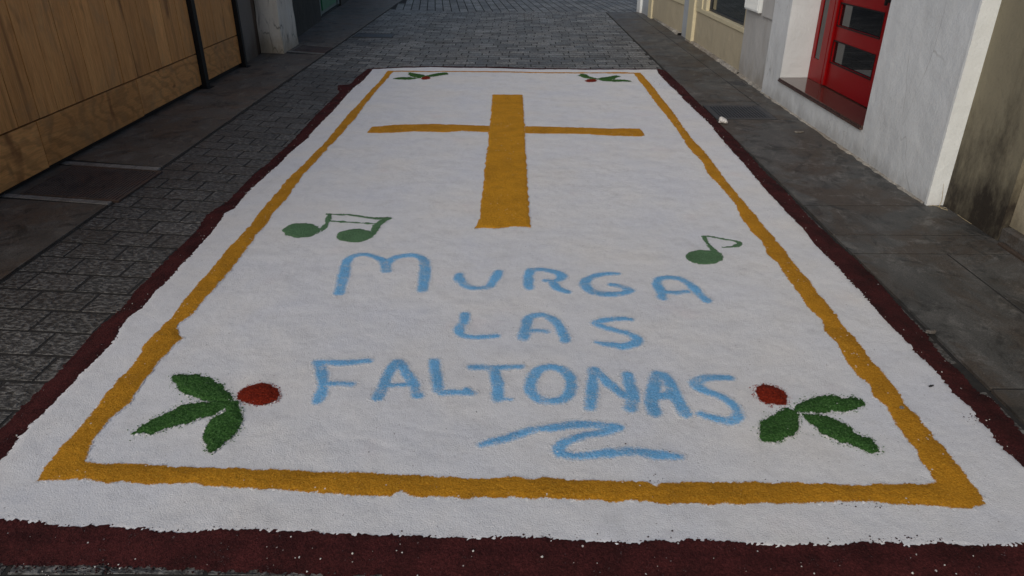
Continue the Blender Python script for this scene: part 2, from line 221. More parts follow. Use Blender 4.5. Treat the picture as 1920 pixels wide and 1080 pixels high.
# ------------------------------------------------------------------ materials
class NT:
    def __init__(self, name):
        self.m = bpy.data.materials.new(name); self.m.use_nodes = True
        self.t = self.m.node_tree; self.n = self.t.nodes; self.l = self.t.links
        self.b = self.n["Principled BSDF"]
        self.tc = self.n.new("ShaderNodeTexCoord")
    def new(self, kind, **kw):
        o = self.n.new(kind)
        for k, v in kw.items(): setattr(o, k, v)
        return o
    def put(self, sock, v):
        if isinstance(v, bpy.types.NodeSocket): self.l.new(v, sock)
        elif v is not None:
            if hasattr(sock.default_value, "__len__") and not hasattr(v, "__len__"): v = (v, v, v)
            if hasattr(v, "__len__") and len(sock.default_value) == 4 and len(v) == 3: v = (*v, 1)
            sock.default_value = v
    def coords(self, scale=(1, 1, 1), offset=None):
        mp = self.new("ShaderNodeMapping")
        self.l.new(self.tc.outputs["Object"], mp.inputs[0])
        mp.inputs["Scale"].default_value = scale
        if offset is not None: self.put(mp.inputs["Location"], offset)
        return mp.outputs[0]
    def noise(self, scale, detail=3, rough=0.55, vec=None, dist=0.0):
        o = self.new("ShaderNodeTexNoise")
        self.l.new(vec or self.tc.outputs["Object"], o.inputs["Vector"])
        o.inputs["Scale"].default_value = scale; o.inputs["Detail"].default_value = detail
        o.inputs["Roughness"].default_value = rough; o.inputs["Distortion"].default_value = dist
        return o.outputs["Fac"]
    def voro(self, scale, feature='F1', out="Distance", vec=None, rand=1.0):
        o = self.new("ShaderNodeTexVoronoi", feature=feature)
        self.l.new(vec or self.tc.outputs["Object"], o.inputs["Vector"])
        o.inputs["Scale"].default_value = scale; o.inputs["Randomness"].default_value = rand
        return o.outputs[out]
    def ramp(self, fac, stops):
        o = self.new("ShaderNodeValToRGB")
        e = o.color_ramp.elements
        while len(e) < len(stops): e.new(0.5)
        for i, (p, c) in enumerate(stops):
            e[i].position = p
            e[i].color = (*c, 1) if hasattr(c, "__len__") else (c, c, c, 1)
        self.l.new(fac, o.inputs[0])
        return o.outputs[0]
    def range(self, v, a, b, c=0.0, d=1.0):
        o = self.new("ShaderNodeMapRange")
        self.l.new(v, o.inputs[0])
        for i, x in enumerate((a, b, c, d)): o.inputs[i + 1].default_value = x
        return o.outputs[0]
    def math(self, op, a, b=None):
        o = self.new("ShaderNodeMath", operation=op)
        self.put(o.inputs[0], a)
        if b is not None: self.put(o.inputs[1], b)
        return o.outputs[0]
    def mix(self, fac, a, b, mode='MIX'):
        o = self.new("ShaderNodeMix", data_type='RGBA', blend_type=mode)
        self.put(o.inputs[0], fac); self.put(o.inputs[6], a); self.put(o.inputs[7], b)
        return o.outputs[2]
    def attr(self, name):
        o = self.new("ShaderNodeAttribute"); o.attribute_name = name
        return o.outputs["Fac"]
    def sep(self, axis):
        o = self.new("ShaderNodeSeparateXYZ"); self.l.new(self.tc.outputs["Object"], o.inputs[0])
        return o.outputs[axis]
    def bump(self, h, strength, dist, prev=None):
        o = self.new("ShaderNodeBump")
        self.l.new(h, o.inputs["Height"]); o.inputs["Strength"].default_value = strength
        o.inputs["Distance"].default_value = dist
        if prev is not None: self.l.new(prev, o.inputs["Normal"])
        return o.outputs[0]
    def done(self, color, rough=0.8, normal=None, metal=0.0, spec=0.5):
        self.put(self.b.inputs["Base Color"], color)
        self.put(self.b.inputs["Roughness"], rough)
        self.put(self.b.inputs["Metallic"], metal)
        self.put(self.b.inputs["Specular IOR Level"], spec)
        if normal is not None: self.l.new(normal, self.b.inputs["Normal"])
        return self.m

def white_salt_color(m):
    tint = m.noise(1.6, 3, 0.6)
    base = m.ramp(tint, [(0.32, (0.725, 0.735, 0.765)), (0.5, (0.76, 0.76, 0.762)), (0.68, (0.785, 0.765, 0.735))])
    dirt = m.noise(9.0, 5, 0.7)
    base = m.mix(m.range(dirt, 0.50, 0.74, 0, 0.34), base, (0.53, 0.52, 0.51))
    g = m.noise(230.0, 3, 0.75)
    base = m.mix(1.0, base, m.ramp(g, [(0.26, 0.60), (0.44, 0.94), (0.7, 1.03)]), 'MULTIPLY')
    sp = m.voro(65.0, out="Color")
    spd = m.voro(65.0)
    s = m.new("ShaderNodeSeparateColor"); m.l.new(sp, s.inputs[0])
    spot = m.math('MULTIPLY', m.math('GREATER_THAN', s.outputs[0], 0.91), m.math('LESS_THAN', spd, m.math('MULTIPLY', s.outputs[1], 0.22)))
    return m.mix(m.math('MULTIPLY', spot, 0.6), base, (0.25, 0.22, 0.22))

def mat_white_salt():
    m = NT("white_salt")
    col = white_salt_color(m)
    # faint smudges of other pigment that was swept over the white
    pk = m.noise(2.3, 4, 0.6, m.coords((1, 1, 1), (5.2, 1.7, 0)))
    col = m.mix(m.range(pk, 0.62, 0.8, 0, 0.16), col, (0.62, 0.40, 0.40))
    nb = m.bump(m.noise(210.0, 2, 0.7), 0.55, 0.004)
    nb = m.bump(m.noise(34.0, 3, 0.5), 0.14, 0.006, nb)
    return m.done(col, 0.85, nb, spec=0.25)

def mat_pigment(name, dark, mid, light, white_grain=0.04, soft=0.0, uneven=0.18):
    m = NT(name)
    g = m.noise(150.0, 3, 0.7)
    col = m.ramp(g, [(0.28, dark), (0.5, mid), (0.72, light)])
    big = m.noise(7.0, 4, 0.6)
    col = m.mix(1.0, col, m.ramp(big, [(0.3, 1 - uneven), (0.6, 1 + 0.35 * uneven)]), 'MULTIPLY')
    if white_grain > 0:
        c = m.voro(95.0, out="Color"); d = m.voro(95.0)
        s = m.new("ShaderNodeSeparateColor"); m.l.new(c, s.inputs[0])
        near = m.noise(5.0, 2, 0.5)
        thr = m.range(near, 0.45, 0.75, 0.999, 1.0 - white_grain * 2)
        w = m.math('MULTIPLY', m.math('GREATER_THAN', s.outputs[0], thr), m.math('LESS_THAN', d, 0.3))
        col = m.mix(m.math('MULTIPLY', w, 0.8), col, (0.72, 0.70, 0.66))
    # where the layer thins out the white salt shows between its grains
    a = m.math('MULTIPLY', m.attr("cover"), m.range(m.noise(14.0, 5, 0.7), 0.34, 0.52, 0.62 if soft else 0.85, 1.0))
    grain = m.noise(170.0, 2, 0.7)
    f = m.math('ADD', a, m.math('MULTIPLY', m.math('SUBTRACT', grain, 0.5), 1.5 if soft else 1.2))
    f = m.range(f, 0.3, 0.7) if not soft else m.range(f, 0.15, 0.95)
    col = m.mix(f, white_salt_color(m), col)
    nb = m.bump(m.noise(140.0, 3, 0.75), 0.9, 0.005)
    return m.done(col, 0.9, nb, spec=0.2)

def mat_grain(name, col):
    m = NT(name)
    return m.done(m.mix(1.0, col, m.ramp(m.noise(60.0, 2), [(0.3, 0.75), (0.7, 1.15)]), 'MULTIPLY'), 0.85, spec=0.3)

def mat_paver():
    m = NT("basalt_paver")
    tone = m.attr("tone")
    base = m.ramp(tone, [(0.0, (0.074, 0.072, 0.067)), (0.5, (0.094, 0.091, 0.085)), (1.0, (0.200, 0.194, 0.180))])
    ham = m.noise(60.0, 2, 0.6, m.coords((0.6, 1.0, 1.0)), 0.6)
    base = m.mix(1.0, base, m.ramp(ham, [(0.38, 0.45), (0.50, 0.88), (0.61, 2.1)]), 'MULTIPLY')
    stain = m.noise(1.7, 5, 0.6)
    base = m.mix(m.range(stain, 0.48, 0.72, 0, 0.65), base, (0.050, 0.040, 0.032))
    nb = m.bump(ham, 1.0, 0.012)
    nb = m.bump(m.noise(240.0, 2, 0.6), 0.4, 0.003, nb)
    return m.done(base, m.range(m.noise(3.0, 3), 0.3, 0.7, 0.38, 0.62), nb, spec=0.42)

def mat_joint():
    m = NT("joint_mortar")
    return m.done(m.ramp(m.noise(25.0, 5, 0.7), [(0.3, (0.010, 0.009, 0.008)), (0.75, (0.030, 0.027, 0.023))]), 0.95, m.bump(m.noise(80.0, 4), 0.6, 0.006))

def mat_slab(name, dark, mid, light, brown):
    m = NT(name)
    a = m.noise(5.0, 10, 0.72, m.coords((1.0, 0.6, 1.0)), 0.5)
    col = m.ramp(a, [(0.32, dark), (0.5, mid), (0.70, light)])
    b = m.noise(1.5, 10, 0.72, m.coords((1, 1, 1), (3.7, 8.1, 0)), 0.7)
    col = m.mix(m.range(b, 0.46, 0.56, 0, 0.9), col, brown)
    t = m.attr("tone")
    col = m.mix(1.0, col, m.ramp(t, [(0.0, 0.70), (1.0, 1.32)]), 'MULTIPLY')
    w = m.noise(4.2, 10, 0.76, m.coords((1.2, 0.8, 1), (1.1, 4.4, 0)), 0.9)
    col = m.mix(m.range(w, 0.52, 0.61, 0, 0.75), col, tuple(0.42 * v for v in dark))
    k = m.noise(7.5, 11, 0.78, m.coords((1, 0.7, 1), (9.1, 2.4, 0)), 0.6)
    col = m.mix(m.range(k, 0.54, 0.66, 0, 0.6), col, tuple(1.5 * v for v in light))
    f = m.noise(150.0, 4, 0.8)
    col = m.mix(1.0, col, m.ramp(f, [(0.30, 0.50), (0.5, 0.97), (0.70, 1.65)]), 'MULTIPLY')
    sp = m.voro(42.0, out="Color"); sd_ = m.voro(42.0)
    q = m.new("ShaderNodeSeparateColor"); m.l.new(sp, q.inputs[0])
    dot = m.math('MULTIPLY', m.math('GREATER_THAN', q.outputs[0], 0.90), m.math('LESS_THAN', sd_, 0.10))
    col = m.mix(m.math('MULTIPLY', dot, 0.6), col, (0.30, 0.28, 0.25))
    nb = m.bump(f, 0.5, 0.003)
    nb = m.bump(m.noise(22.0, 4, 0.6), 0.35, 0.006, nb)
    return m.done(col, m.range(a, 0.3, 0.7, 0.48, 0.72), nb, spec=0.45)

def mat_wood(name, axis):
    m = NT(name)
    tone = m.attr("tone")
    off = m.new("ShaderNodeCombineXYZ")
    m.l.new(m.math('MULTIPLY', tone, 37.0), off.inputs[0])
    m.l.new(m.math('MULTIPLY', tone, 91.0), off.inputs[1]); m.l.new(m.math('MULTIPLY', tone, 53.0), off.inputs[2])
    st = (1, 1, 0.09) if axis == 'z' else (1, 0.10, 1)
    v = m.coords(st, off.outputs[0])
    g1 = m.noise(26.0, 5, 0.6, v, 0.8)
    g2 = m.noise(120.0, 3, 0.6, v, 0.2)
    col = m.ramp(g1, [(0.22, (0.62, 0.295, 0.092)), (0.50, (0.80, 0.41, 0.145)), (0.78, (0.88, 0.49, 0.19))])
    col = m.mix(1.0, col, m.ramp(g2, [(0.3, 0.80), (0.6, 1.05)]), 'MULTIPLY')
    if axis == 'y':   # rotary-cut face with broad flame rings
        wv = m.new("ShaderNodeTexWave", wave_type='RINGS', rings_direction='SPHERICAL')
        m.l.new(m.coords((1, 0.55, 1.25), off.outputs[0]), wv.inputs[0])
        wv.inputs["Scale"].default_value = 3.0; wv.inputs["Distortion"].default_value = 14.0
        wv.inputs["Detail"].default_value = 3.0; wv.inputs["Detail Scale"].default_value = 1.2
        col = m.mix(0.6, col, m.mix(1.0, col, m.ramp(wv.outputs["Fac"], [(0.1, 0.68), (0.5, 1.1)]), 'MULTIPLY'))
    kv = m.coords((1, 1.7, 0.75) if axis == 'z' else (1, 0.8, 1.6), off.outputs[0])
    kc = m.voro(3.2, out="Color", vec=kv); kd = m.voro(3.2, vec=kv)
    ks = m.new("ShaderNodeSeparateColor"); m.l.new(kc, ks.inputs[0])
    kd = m.math('ADD', kd, m.math('MULTIPLY', m.math('SUBTRACT', m.noise(22.0, 3, 0.6, kv), 0.5), 0.10))
    kf = m.math('MULTIPLY', m.range(kd, 0.04, 0.13, 0.9, 0.0), m.math('GREATER_THAN', ks.outputs[0], 0.60))
    col = m.mix(kf, col, (0.15, 0.060, 0.020))
    kn = m.noise(3.4, 3, 0.5, m.coords((1, 1.2, 0.55), off.outputs[0]))
    col = m.mix(m.range(kn, 0.63, 0.72, 0, 0.75), col, (0.20, 0.076, 0.025))
    col = m.mix(m.range(m.noise(1.4, 4, 0.6, m.coords((1, 1, 0.5), off.outputs[0])), 0.42, 0.72, 0, 0.5), col, (0.62, 0.33, 0.13))
    sk = m.noise(9.0, 6, 0.65, m.coords((1, 1, 0.035) if axis == 'z' else (1, 0.06, 1), off.outputs[0]), 0.6)
    col = m.mix(m.range(sk, 0.58, 0.69, 0, 0.6), col, (0.24, 0.105, 0.036))
    gr = m.noise(2.6, 7, 0.7, m.coords((1, 1, 0.7)), 0.4)
    col = m.mix(m.range(gr, 0.52, 0.68, 0, 0.5), col, (0.40, 0.27, 0.15))
    col = m.mix(1.0, col, m.ramp(tone, [(0.0, (0.80, 0.74, 0.66)), (1.0, (1.12, 1.08, 1.02))]), 'MULTIPLY')
    return m.done(col, 0.6, m.bump(g2, 0.25, 0.002), spec=0.3)

def mat_plaster(name, col, stain, grime=0.5, base_h=0.3, rough_scale=60.0, streak=0.3):
    m = NT(name)
    c = m.mix(m.range(m.noise(2.1, 5, 0.6), 0.38, 0.72, 0, 0.5), col, tuple(0.82 * v for v in col))
    s = m.noise(5.0, 5, 0.65, m.coords((1, 1, 0.16)))
    c = m.mix(m.range(s, 0.5, 0.78, 0, streak), c, stain)
    z = m.sep("Z")
    low = m.range(z, 0.0, base_h, 1.0, 0.0)
    patch = m.noise(4.5, 11, 0.74, m.coords((1, 1, 0.5)), 0.1)
    low = m.math('MULTIPLY', m.range(m.math('ADD', patch, m.math('MULTIPLY', low, 0.36)), 0.54, 0.84), m.range(z, base_h * 0.7, base_h * 1.25, 1.0, 0.0))
    c = m.mix(m.math('MULTIPLY', low, grime), c, stain)
    c = m.mix(m.range(m.noise(48.0, 4, 0.7), 0.58, 0.78, 0, 0.35), c, stain)
    nb = m.bump(m.noise(rough_scale, 4, 0.6), 0.35, 0.008)
    nb = m.bump(m.noise(4.0, 3, 0.5), 0.35, 0.05, nb)
    return m.done(c, 0.75, nb, spec=0.3)

def mat_cracked(*args, scale=7.0, width=0.05, strength=0.8, ink=(0.10, 0.085, 0.065)):
    """whitewash broken by a web of fine dark cracks"""
    mat = mat_plaster(*args)
    m = NT.__new__(NT); m.m = mat; m.t = mat.node_tree; m.n = m.t.nodes; m.l = m.t.links
    m.b = m.n["Principled BSDF"]; m.tc = next(n for n in m.n if n.type == 'TEX_COORD')
    src = m.b.inputs["Base Color"].links[0].from_socket
    warp = m.mix(0.12, m.coords((1, 1, 0.45)), m.new("ShaderNodeTexNoise").outputs["Color"])
    cr = m.voro(scale, feature='DISTANCE_TO_EDGE', vec=warp)
    f = m.math('MULTIPLY', m.range(cr, 0.0, width, 1.0, 0.0), m.range(m.noise(3.0, 3), 0.42, 0.6))
    m.put(m.b.inputs["Base Color"], m.mix(m.math('MULTIPLY', f, strength), src, ink))
    return mat

def mat_paint(name, col, rough=0.4, var=0.12, metal=0.0, bump=0.0, spec=0.5):
    m = NT(name)
    c = m.mix(1.0, col, m.ramp(m.noise(6.0, 5, 0.65), [(0.3, 1 - var), (0.7, 1 + var)]), 'MULTIPLY')
    c = m.mix(m.range(m.noise(40.0, 4, 0.7), 0.62, 0.8, 0, 0.25), c, tuple(0.5 * v for v in col))
    nb = m.bump(m.noise(90.0, 3), bump, 0.003) if bump else None
    return m.done(c, rough, nb, metal, spec)

M = {}
M['white_salt'] = mat_white_salt()
M['gold'] = mat_pigment("golden_salt", (0.34, 0.135, 0.007), (0.50, 0.225, 0.012), (0.63, 0.33, 0.035), 0.05)
M['gold_deep'] = mat_pigment("deep_golden_salt", (0.40, 0.165, 0.010), (0.55, 0.255, 0.012), (0.66, 0.34, 0.03), 0.03)
M['maroon'] = mat_pigment("maroon_salt", (0.022, 0.0045, 0.0045), (0.050, 0.0095, 0.0095), (0.085, 0.020, 0.019), 0.02, uneven=0.5)
M['green'] = mat_pigment("green_salt", (0.009, 0.034, 0.005), (0.034, 0.104, 0.019), (0.110, 0.225, 0.075), 0.012)
M['green_pale'] = mat_pigment("pale_green_salt", (0.062, 0.130, 0.060), (0.098, 0.195, 0.095), (0.145, 0.26, 0.14), 0.0)
M['red'] = mat_pigment("red_salt", (0.07, 0.005, 0.001), (0.19, 0.014, 0.003), (0.31, 0.038, 0.013), 0.008)
M['blue'] = mat_pigment("light_blue_salt", (0.11, 0.345, 0.62), (0.16, 0.44, 0.74), (0.26, 0.56, 0.83), 0.04, soft=1)
M['maroon_grain'] = mat_grain("maroon_grain", (0.035, 0.010, 0.010))
M['white_grain'] = mat_grain("white_grain", (0.72, 0.70, 0.66))
M['green_grain'] = mat_grain("green_grain", (0.050, 0.15, 0.03))
M['red_grain'] = mat_grain("red_grain", (0.26, 0.026, 0.010))
M['gold_grain'] = mat_grain("gold_grain", (0.54, 0.28, 0.03))
M['paver'] = mat_paver()
M['joint'] = mat_joint()
M['slab_left'] = mat_slab("dark_worn_slab", (0.068, 0.060, 0.050), (0.105, 0.092, 0.076), (0.170, 0.150, 0.125), (0.115, 0.082, 0.058))
M['slab_right'] = mat_slab("grey_worn_slab", (0.050, 0.051, 0.048), (0.082, 0.080, 0.074), (0.140, 0.134, 0.122), (0.070, 0.055, 0.042))
M['edging'] = mat_slab("pale_concrete_edging", (0.17, 0.16, 0.145), (0.24, 0.225, 0.205), (0.32, 0.30, 0.27), (0.16, 0.14, 0.12))
M['ground'] = mat_slab("ground_asphalt", (0.04, 0.04, 0.04), (0.055, 0.055, 0.054), (0.08, 0.078, 0.074), (0.05, 0.045, 0.04))
M['plank'] = mat_wood("plywood_vertical", 'z')
M['board'] = mat_wood("plywood_horizontal", 'y')
M['black_steel'] = mat_paint("black_steel", (0.008, 0.008, 0.009), 0.55, spec=0.25)
M['black_shade'] = mat_paint("black_and_shade", (0.010, 0.010, 0.011), 0.8)  # flat black; also used as painted shade under and between the boards
M['white_wall'] = mat_cracked("bluish_white_plaster", (0.66, 0.69, 0.705), (0.33, 0.33, 0.32), 0.6, 0.16, 70.0, 0.25, scale=2.2, width=0.010, strength=0.55, ink=(0.30, 0.30, 0.29))
M['white_trim'] = mat_plaster("white_corner_plaster", (0.80, 0.835, 0.83), (0.50, 0.48, 0.46), 0.3, 0.12, 60.0, 0.15)
M['reveal'] = mat_plaster("clean_white_reveal", (0.70, 0.735, 0.745), (0.58, 0.59, 0.58), 0.15, 0.3, 50.0, 0.1)
M['brown_wall'] = mat_plaster("damp_brown_render", (0.235, 0.210, 0.145), (0.034, 0.027, 0.020), 1.0, 0.85, 40.0, 0.55)
M['ochre_wall'] = mat_plaster("ochre_render", (0.40, 0.35, 0.25), (0.13, 0.11, 0.07), 0.7, 0.25, 45.0, 0.3)
M['pillar_grey'] = mat_plaster("grey_white_render", (0.47, 0.47, 0.46), (0.27, 0.235, 0.19), 0.6, 0.3, 60.0, 0.3)
M['cream'] = mat_paint("cream_paint", (0.66, 0.59, 0.40), 0.45, 0.06)
M['shop_panel'] = mat_plaster("greige_panel", (0.50, 0.44, 0.315), (0.38, 0.33, 0.23), 0.3, 0.25, 120.0, 0.2)
M['blue_grey'] = mat_plaster("blue_grey_paint", (0.44, 0.48, 0.52), (0.28, 0.28, 0.27), 0.4, 0.2, 80.0, 0.2)
M['plinth'] = mat_slab("pale_cement_plinth", (0.27, 0.25, 0.21), (0.37, 0.345, 0.30), (0.48, 0.45, 0.39), (0.26, 0.22, 0.17))
M['red_paint'] = mat_paint("red_gloss_paint", (0.25, 0.0012, 0.0025), 0.38, 0.06, spec=0.2)
M['grey_render'] = mat_plaster("bare_grey_render", (0.21, 0.195, 0.175), (0.10, 0.075, 0.055), 0.7, 0.4, 30.0, 0.5)
M['peeled'] = mat_plaster("peeled_brown_render", (0.11, 0.080, 0.058), (0.045, 0.032, 0.024), 0.7, 0.6, 18.0, 0.6)
M['old_white'] = mat_cracked("cracked_whitewash", (0.80, 0.75, 0.66), (0.40, 0.32, 0.21), 0.75, 0.35, 25.0, 0.4)
M['dark_stone'] = mat_plaster("dark_rough_render", (0.028, 0.025, 0.022), (0.09, 0.08, 0.07), 0.25, 0.3, 14.0, 0.35)
M['door_grey'] = mat_paint("faded_green_grey_paint", (0.16, 0.20, 0.19), 0.55, 0.2)
M['door_green'] = mat_paint("green_paint", (0.030, 0.19, 0.085), 0.45, 0.25)
M['straw'] = mat_paint("dry_straw", (0.42, 0.34, 0.20), 0.7)
M['iron'] = mat_paint("dark_cast_iron", (0.040, 0.041, 0.044), 0.5, 0.25, 0.0, 0.3)
M['rusty'] = mat_slab("rusty_ribbed_iron", (0.036, 0.027, 0.022), (0.062, 0.044, 0.035), (0.092, 0.066, 0.052), (0.075, 0.040, 0.028))

def mat_marble():
    m = NT("brown_marble")
    v = m.voro(38.0, out="Distance")
    c = m.ramp(m.noise(60.0, 5, 0.7), [(0.35, (0.040, 0.022, 0.018)), (0.55, (0.085, 0.048, 0.038)), (0.72, (0.15, 0.10, 0.08))])
    return m.done(c, 0.13, None, spec=0.5)
M['marble'] = mat_marble()
def mat_glass(name, col, rough=0.03):
    m = NT(name)
    return m.done(col, rough, None, spec=0.6)
M['dark_glass'] = mat_glass("dark_window_glass", (0.006, 0.007, 0.008))
M['shop_glass'] = mat_glass("shop_window_glass", (0.020, 0.024, 0.020), 0.05)

# ------------------------------------------------------------------ ground, road, pavements
me = fast_mesh("ground", [(-600, -600, -0.05), (600, -600, -0.05), (600, 600, -0.05), (-600, 600, -0.05)], [(0, 1, 2, 3)], attrs={"tone": [0.5] * 4})
tag(link_mesh("ground", me, M['ground']), kind="structure")

def left_edge(y): return -2.553 - 0.0125 * y          # where the left pavement meets the setts
def left_wall(y): return -3.375 - 0.019 * (y - 4.4)   # foot of the hoarding
R_EDGE = 1.815                                        # edge of the right pavement
def skew(y): return max(0.06, min(0.36, 0.05 + 0.052 * (y - 2.0)))   # the left paving runs out of square

bed = MB().prism([(-4.6, -3.0), (4.2, -3.0), (4.2, 26.0), (-4.6, 26.0)], -0.045, -0.0016)
road = tag(bed.build("road", M['joint']), kind="structure")

paver_list = []
row_h, pl = 0.182, 0.284
y = -2.6; r = 0
while y < 15.83:
    x = left_edge(y) + 0.006 - (pl * 0.5 if r % 2 else 0.0) + random.uniform(-0.02, 0.02)
    while x < R_EDGE - 0.01:
        w = pl + random.uniform(-0.012, 0.012)
        xa, xb = max(x, left_edge(y) + 0.006), min(x + w - 0.014, R_EDGE - 0.012)
        if xb - xa > 0.035:
            def yo(xx, yy): return yy + skew(yy) * max(0.0, -1.45 - xx)
            y1 = y + row_h - (0.019 if y < 9 else 0.028)
            j = lambda: random.uniform(-0.003, 0.003)
            c = [(xa + j(), yo(xa, y) + j()), (xb + j(), yo(xb, y) + j()), (xb + j(), yo(xb, y1) + j()), (xa + j(), yo(xa, y1) + j())]
            paver_list.append((c, min(1.0, random.random() * 0.55 + (0.45 if y > 8.8 else 0.0))))  # setts past the carpet painted paler to stand for the far road's sheen
        x += w
    y += row_h; r += 1
# beyond the crossing the setts lie lengthwise and swing to the left
ang = math.radians(6.0)
u = 0
for col_i in range(46):
    xx = -3.6 + col_i * 0.172
    yy = 15.86 + (0.15 if col_i % 2 else 0.0) - 0.3
    while yy < 25.0:
        ya, yb = max(yy, 15.86), yy + 0.29
        if yb - ya > 0.04:
            def rt(px, py): return (px - math.tan(ang) * (py - 15.86), py)
            c = [rt(xx, ya), rt(xx + 0.150, ya), rt(xx + 0.150, yb), rt(xx, yb)]
            if c[0][0] > left_edge(ya) + 0.02:
                paver_list.append((c, 0.45 + 0.55 * random.random()))  # same pale range, the far sheen put into the colour
        yy += 0.30
cx_ = np.array([sum(p[0] for p in c) / 4 for c, t in paver_list]); cy_ = np.array([sum(p[1] for p in c) / 4 for c, t in paver_list])
under = sd_poly(cx_, cy_, OUTER) < -0.24
under &= cy_ < 12
paver_list = [p for p, u_ in zip(paver_list, under) if not u_]
def in_view(c):
    px = sum(p[0] for p in c) / 4; py = sum(p[1] for p in c) / 4
    return 1.25 < py and px > -0.80 * py
front = sorted([p for p in paver_list if in_view(p[0])], key=lambda p: sum(q[1] for q in p[0]))
singles = front[:300]
ids = {id(p) for p in singles}
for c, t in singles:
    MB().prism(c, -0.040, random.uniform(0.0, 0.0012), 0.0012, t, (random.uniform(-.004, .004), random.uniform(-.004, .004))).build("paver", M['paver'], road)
rest = MB()
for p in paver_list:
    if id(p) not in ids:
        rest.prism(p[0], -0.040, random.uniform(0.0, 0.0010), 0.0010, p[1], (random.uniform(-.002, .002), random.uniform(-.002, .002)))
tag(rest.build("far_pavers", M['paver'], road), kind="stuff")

# left pavement: skewed slabs up to the hoarding, with pale edging either side of the iron covers
base = MB().prism([(-4.5, -3.0), (left_edge(-3) - 0.012, -3.0), (left_edge(26) - 0.012, 26.0), (-4.5, 26.0)], -0.040, 0.0066)
pave_l = tag(base.build("pavement", M['joint']), kind="structure")
def skew_slab(ya, yb, xa, xb, mat, name, parent, z, sk, tone, bev=0.0012, gap=0.005):
    """xa / xb give the outer and inner x at a given y; ya, yb are measured at x = -2.6"""
    def P(xf, y0):
        x = xf(y0); return (x, y0 + sk * (-2.6 - x))
    c = [P(xa, ya + gap), P(xb, ya + gap), P(xb, yb - gap), P(xa, yb - gap)]
    return MB().prism(c, -0.035, z, bev, tone).build(name, mat, parent)
inner = lambda y: left_edge(y) - 0.010
outer_l = lambda y: left_wall(y) - 0.10
joints = [-2.8, -1.6, -0.4, 0.9, 2.1, 3.15, 4.30]
for a, b in zip(joints[:-1], joints[1:]):
    skew_slab(a, b, outer_l, inner, M['slab_left'], "slab", pave_l, 0.010, 0.16, random.uniform(.35, .65))
skew_slab(4.306, 4.362, outer_l, inner, M['edging'], "edging_strip", pave_l, 0.012, 0.19, 0.45, 0.003, 0.0)
skew_slab(4.372, 5.012, outer_l, lambda y: -3.31, M['slab_left'], "slab", pave_l, 0.008, 0.18, 0.2)
skew_slab(5.022, 5.092, outer_l, inner, M['edging'], "edging_strip", pave_l, 0.012, 0.19, 0.5, 0.003, 0.0)
js = [5.10, 5.40, 6.55, 7.55, 8.7, 9.42, 10.24]
for a, b in zip(js[:-1], js[1:]):
    skew_slab(a, b, outer_l, inner, M['slab_left'], "slab", pave_l, 0.010 + random.uniform(-.0008, .0008), 0.24, random.uniform(.4, .75), gap=0.004)
skew_slab(10.25, 10.36, lambda y: -3.62, inner, M['edging'], "edging_strip", pave_l, 0.012, 0.42, 0.25, 0.003, 0.0)
skew_slab(10.37, 10.86, lambda y: -3.62, lambda y: -3.22, M['slab_left'], "slab", pave_l, 0.008, 0.42, 0.7)
js = [10.87, 11.25, 12.4, 13.6, 14.9, 16.2, 17.5, 19.0, 21.0, 23.0, 25.5]
for a, b in zip(js[:-1], js[1:]):
    skew_slab(a, b, lambda y: -3.72 - 0.06 * max(0, y - 12.5), inner, M['slab_left'], "slab", pave_l, 0.010, 0.38, random.uniform(.6, 1.0))

# right pavement
base = MB().prism([(R_EDGE + 0.016, -3.0), (3.4, -3.0), (3.4, 15.78), (R_EDGE + 0.016, 15.78)], -0.040, 0.0102)
pave_r = tag(base.build("pavement", M['joint']), kind="structure")
def slab(x0, x1, y0, y1, tone, z=0.012, mat='slab_right', name="slab", gap=0.0055):
    return MB().prism([(x0 + gap, y0 + gap), (x1 - gap, y0 + gap), (x1 - gap, y1 - gap), (x0 + gap, y1 - gap)], -0.035, z, 0.001, tone).build(name, M[mat], pave_r)
ys = [-2.8, -1.5, -0.2, 1.0, 2.3, 3.575, 3.84, 4.325, 5.62, 6.585]
for a, b in zip(ys[:-1], ys[1:]):
    t = random.uniform(.42, .62)
    if b < 3.6:
        slab(R_EDGE + 0.001, 2.33, a, b, t); slab(2.33, 2.86, a, b, t - 0.07)
    else:
        slab(R_EDGE + 0.001, 2.72, a, b, t)
slab(2.385, 2.70, 6.585, 7.36, 0.5)
slab(R_EDGE + 0.001, 2.385, 7.155, 7.36, 0.55)
ys = [7.36, 8.30, 9.2, 10.2, 11.45, 12.75, 14.1, 15.0, 15.77]
for i, (a, b) in enumerate(zip(ys[:-1], ys[1:])):
    slab(R_EDGE + 0.001, 2.385, a, b, random.uniform(.4, .75))
    if i == 0:
        slab(2.385, 2.72, a, 8.195, .55); slab(2.555, 2.72, 8.195, 8.42, .5)
    elif i == 1:
        slab(2.385, 2.72, 8.42, b, .6)
    else:
        slab(2.385, 2.72, a, b, random.uniform(.45, .8))

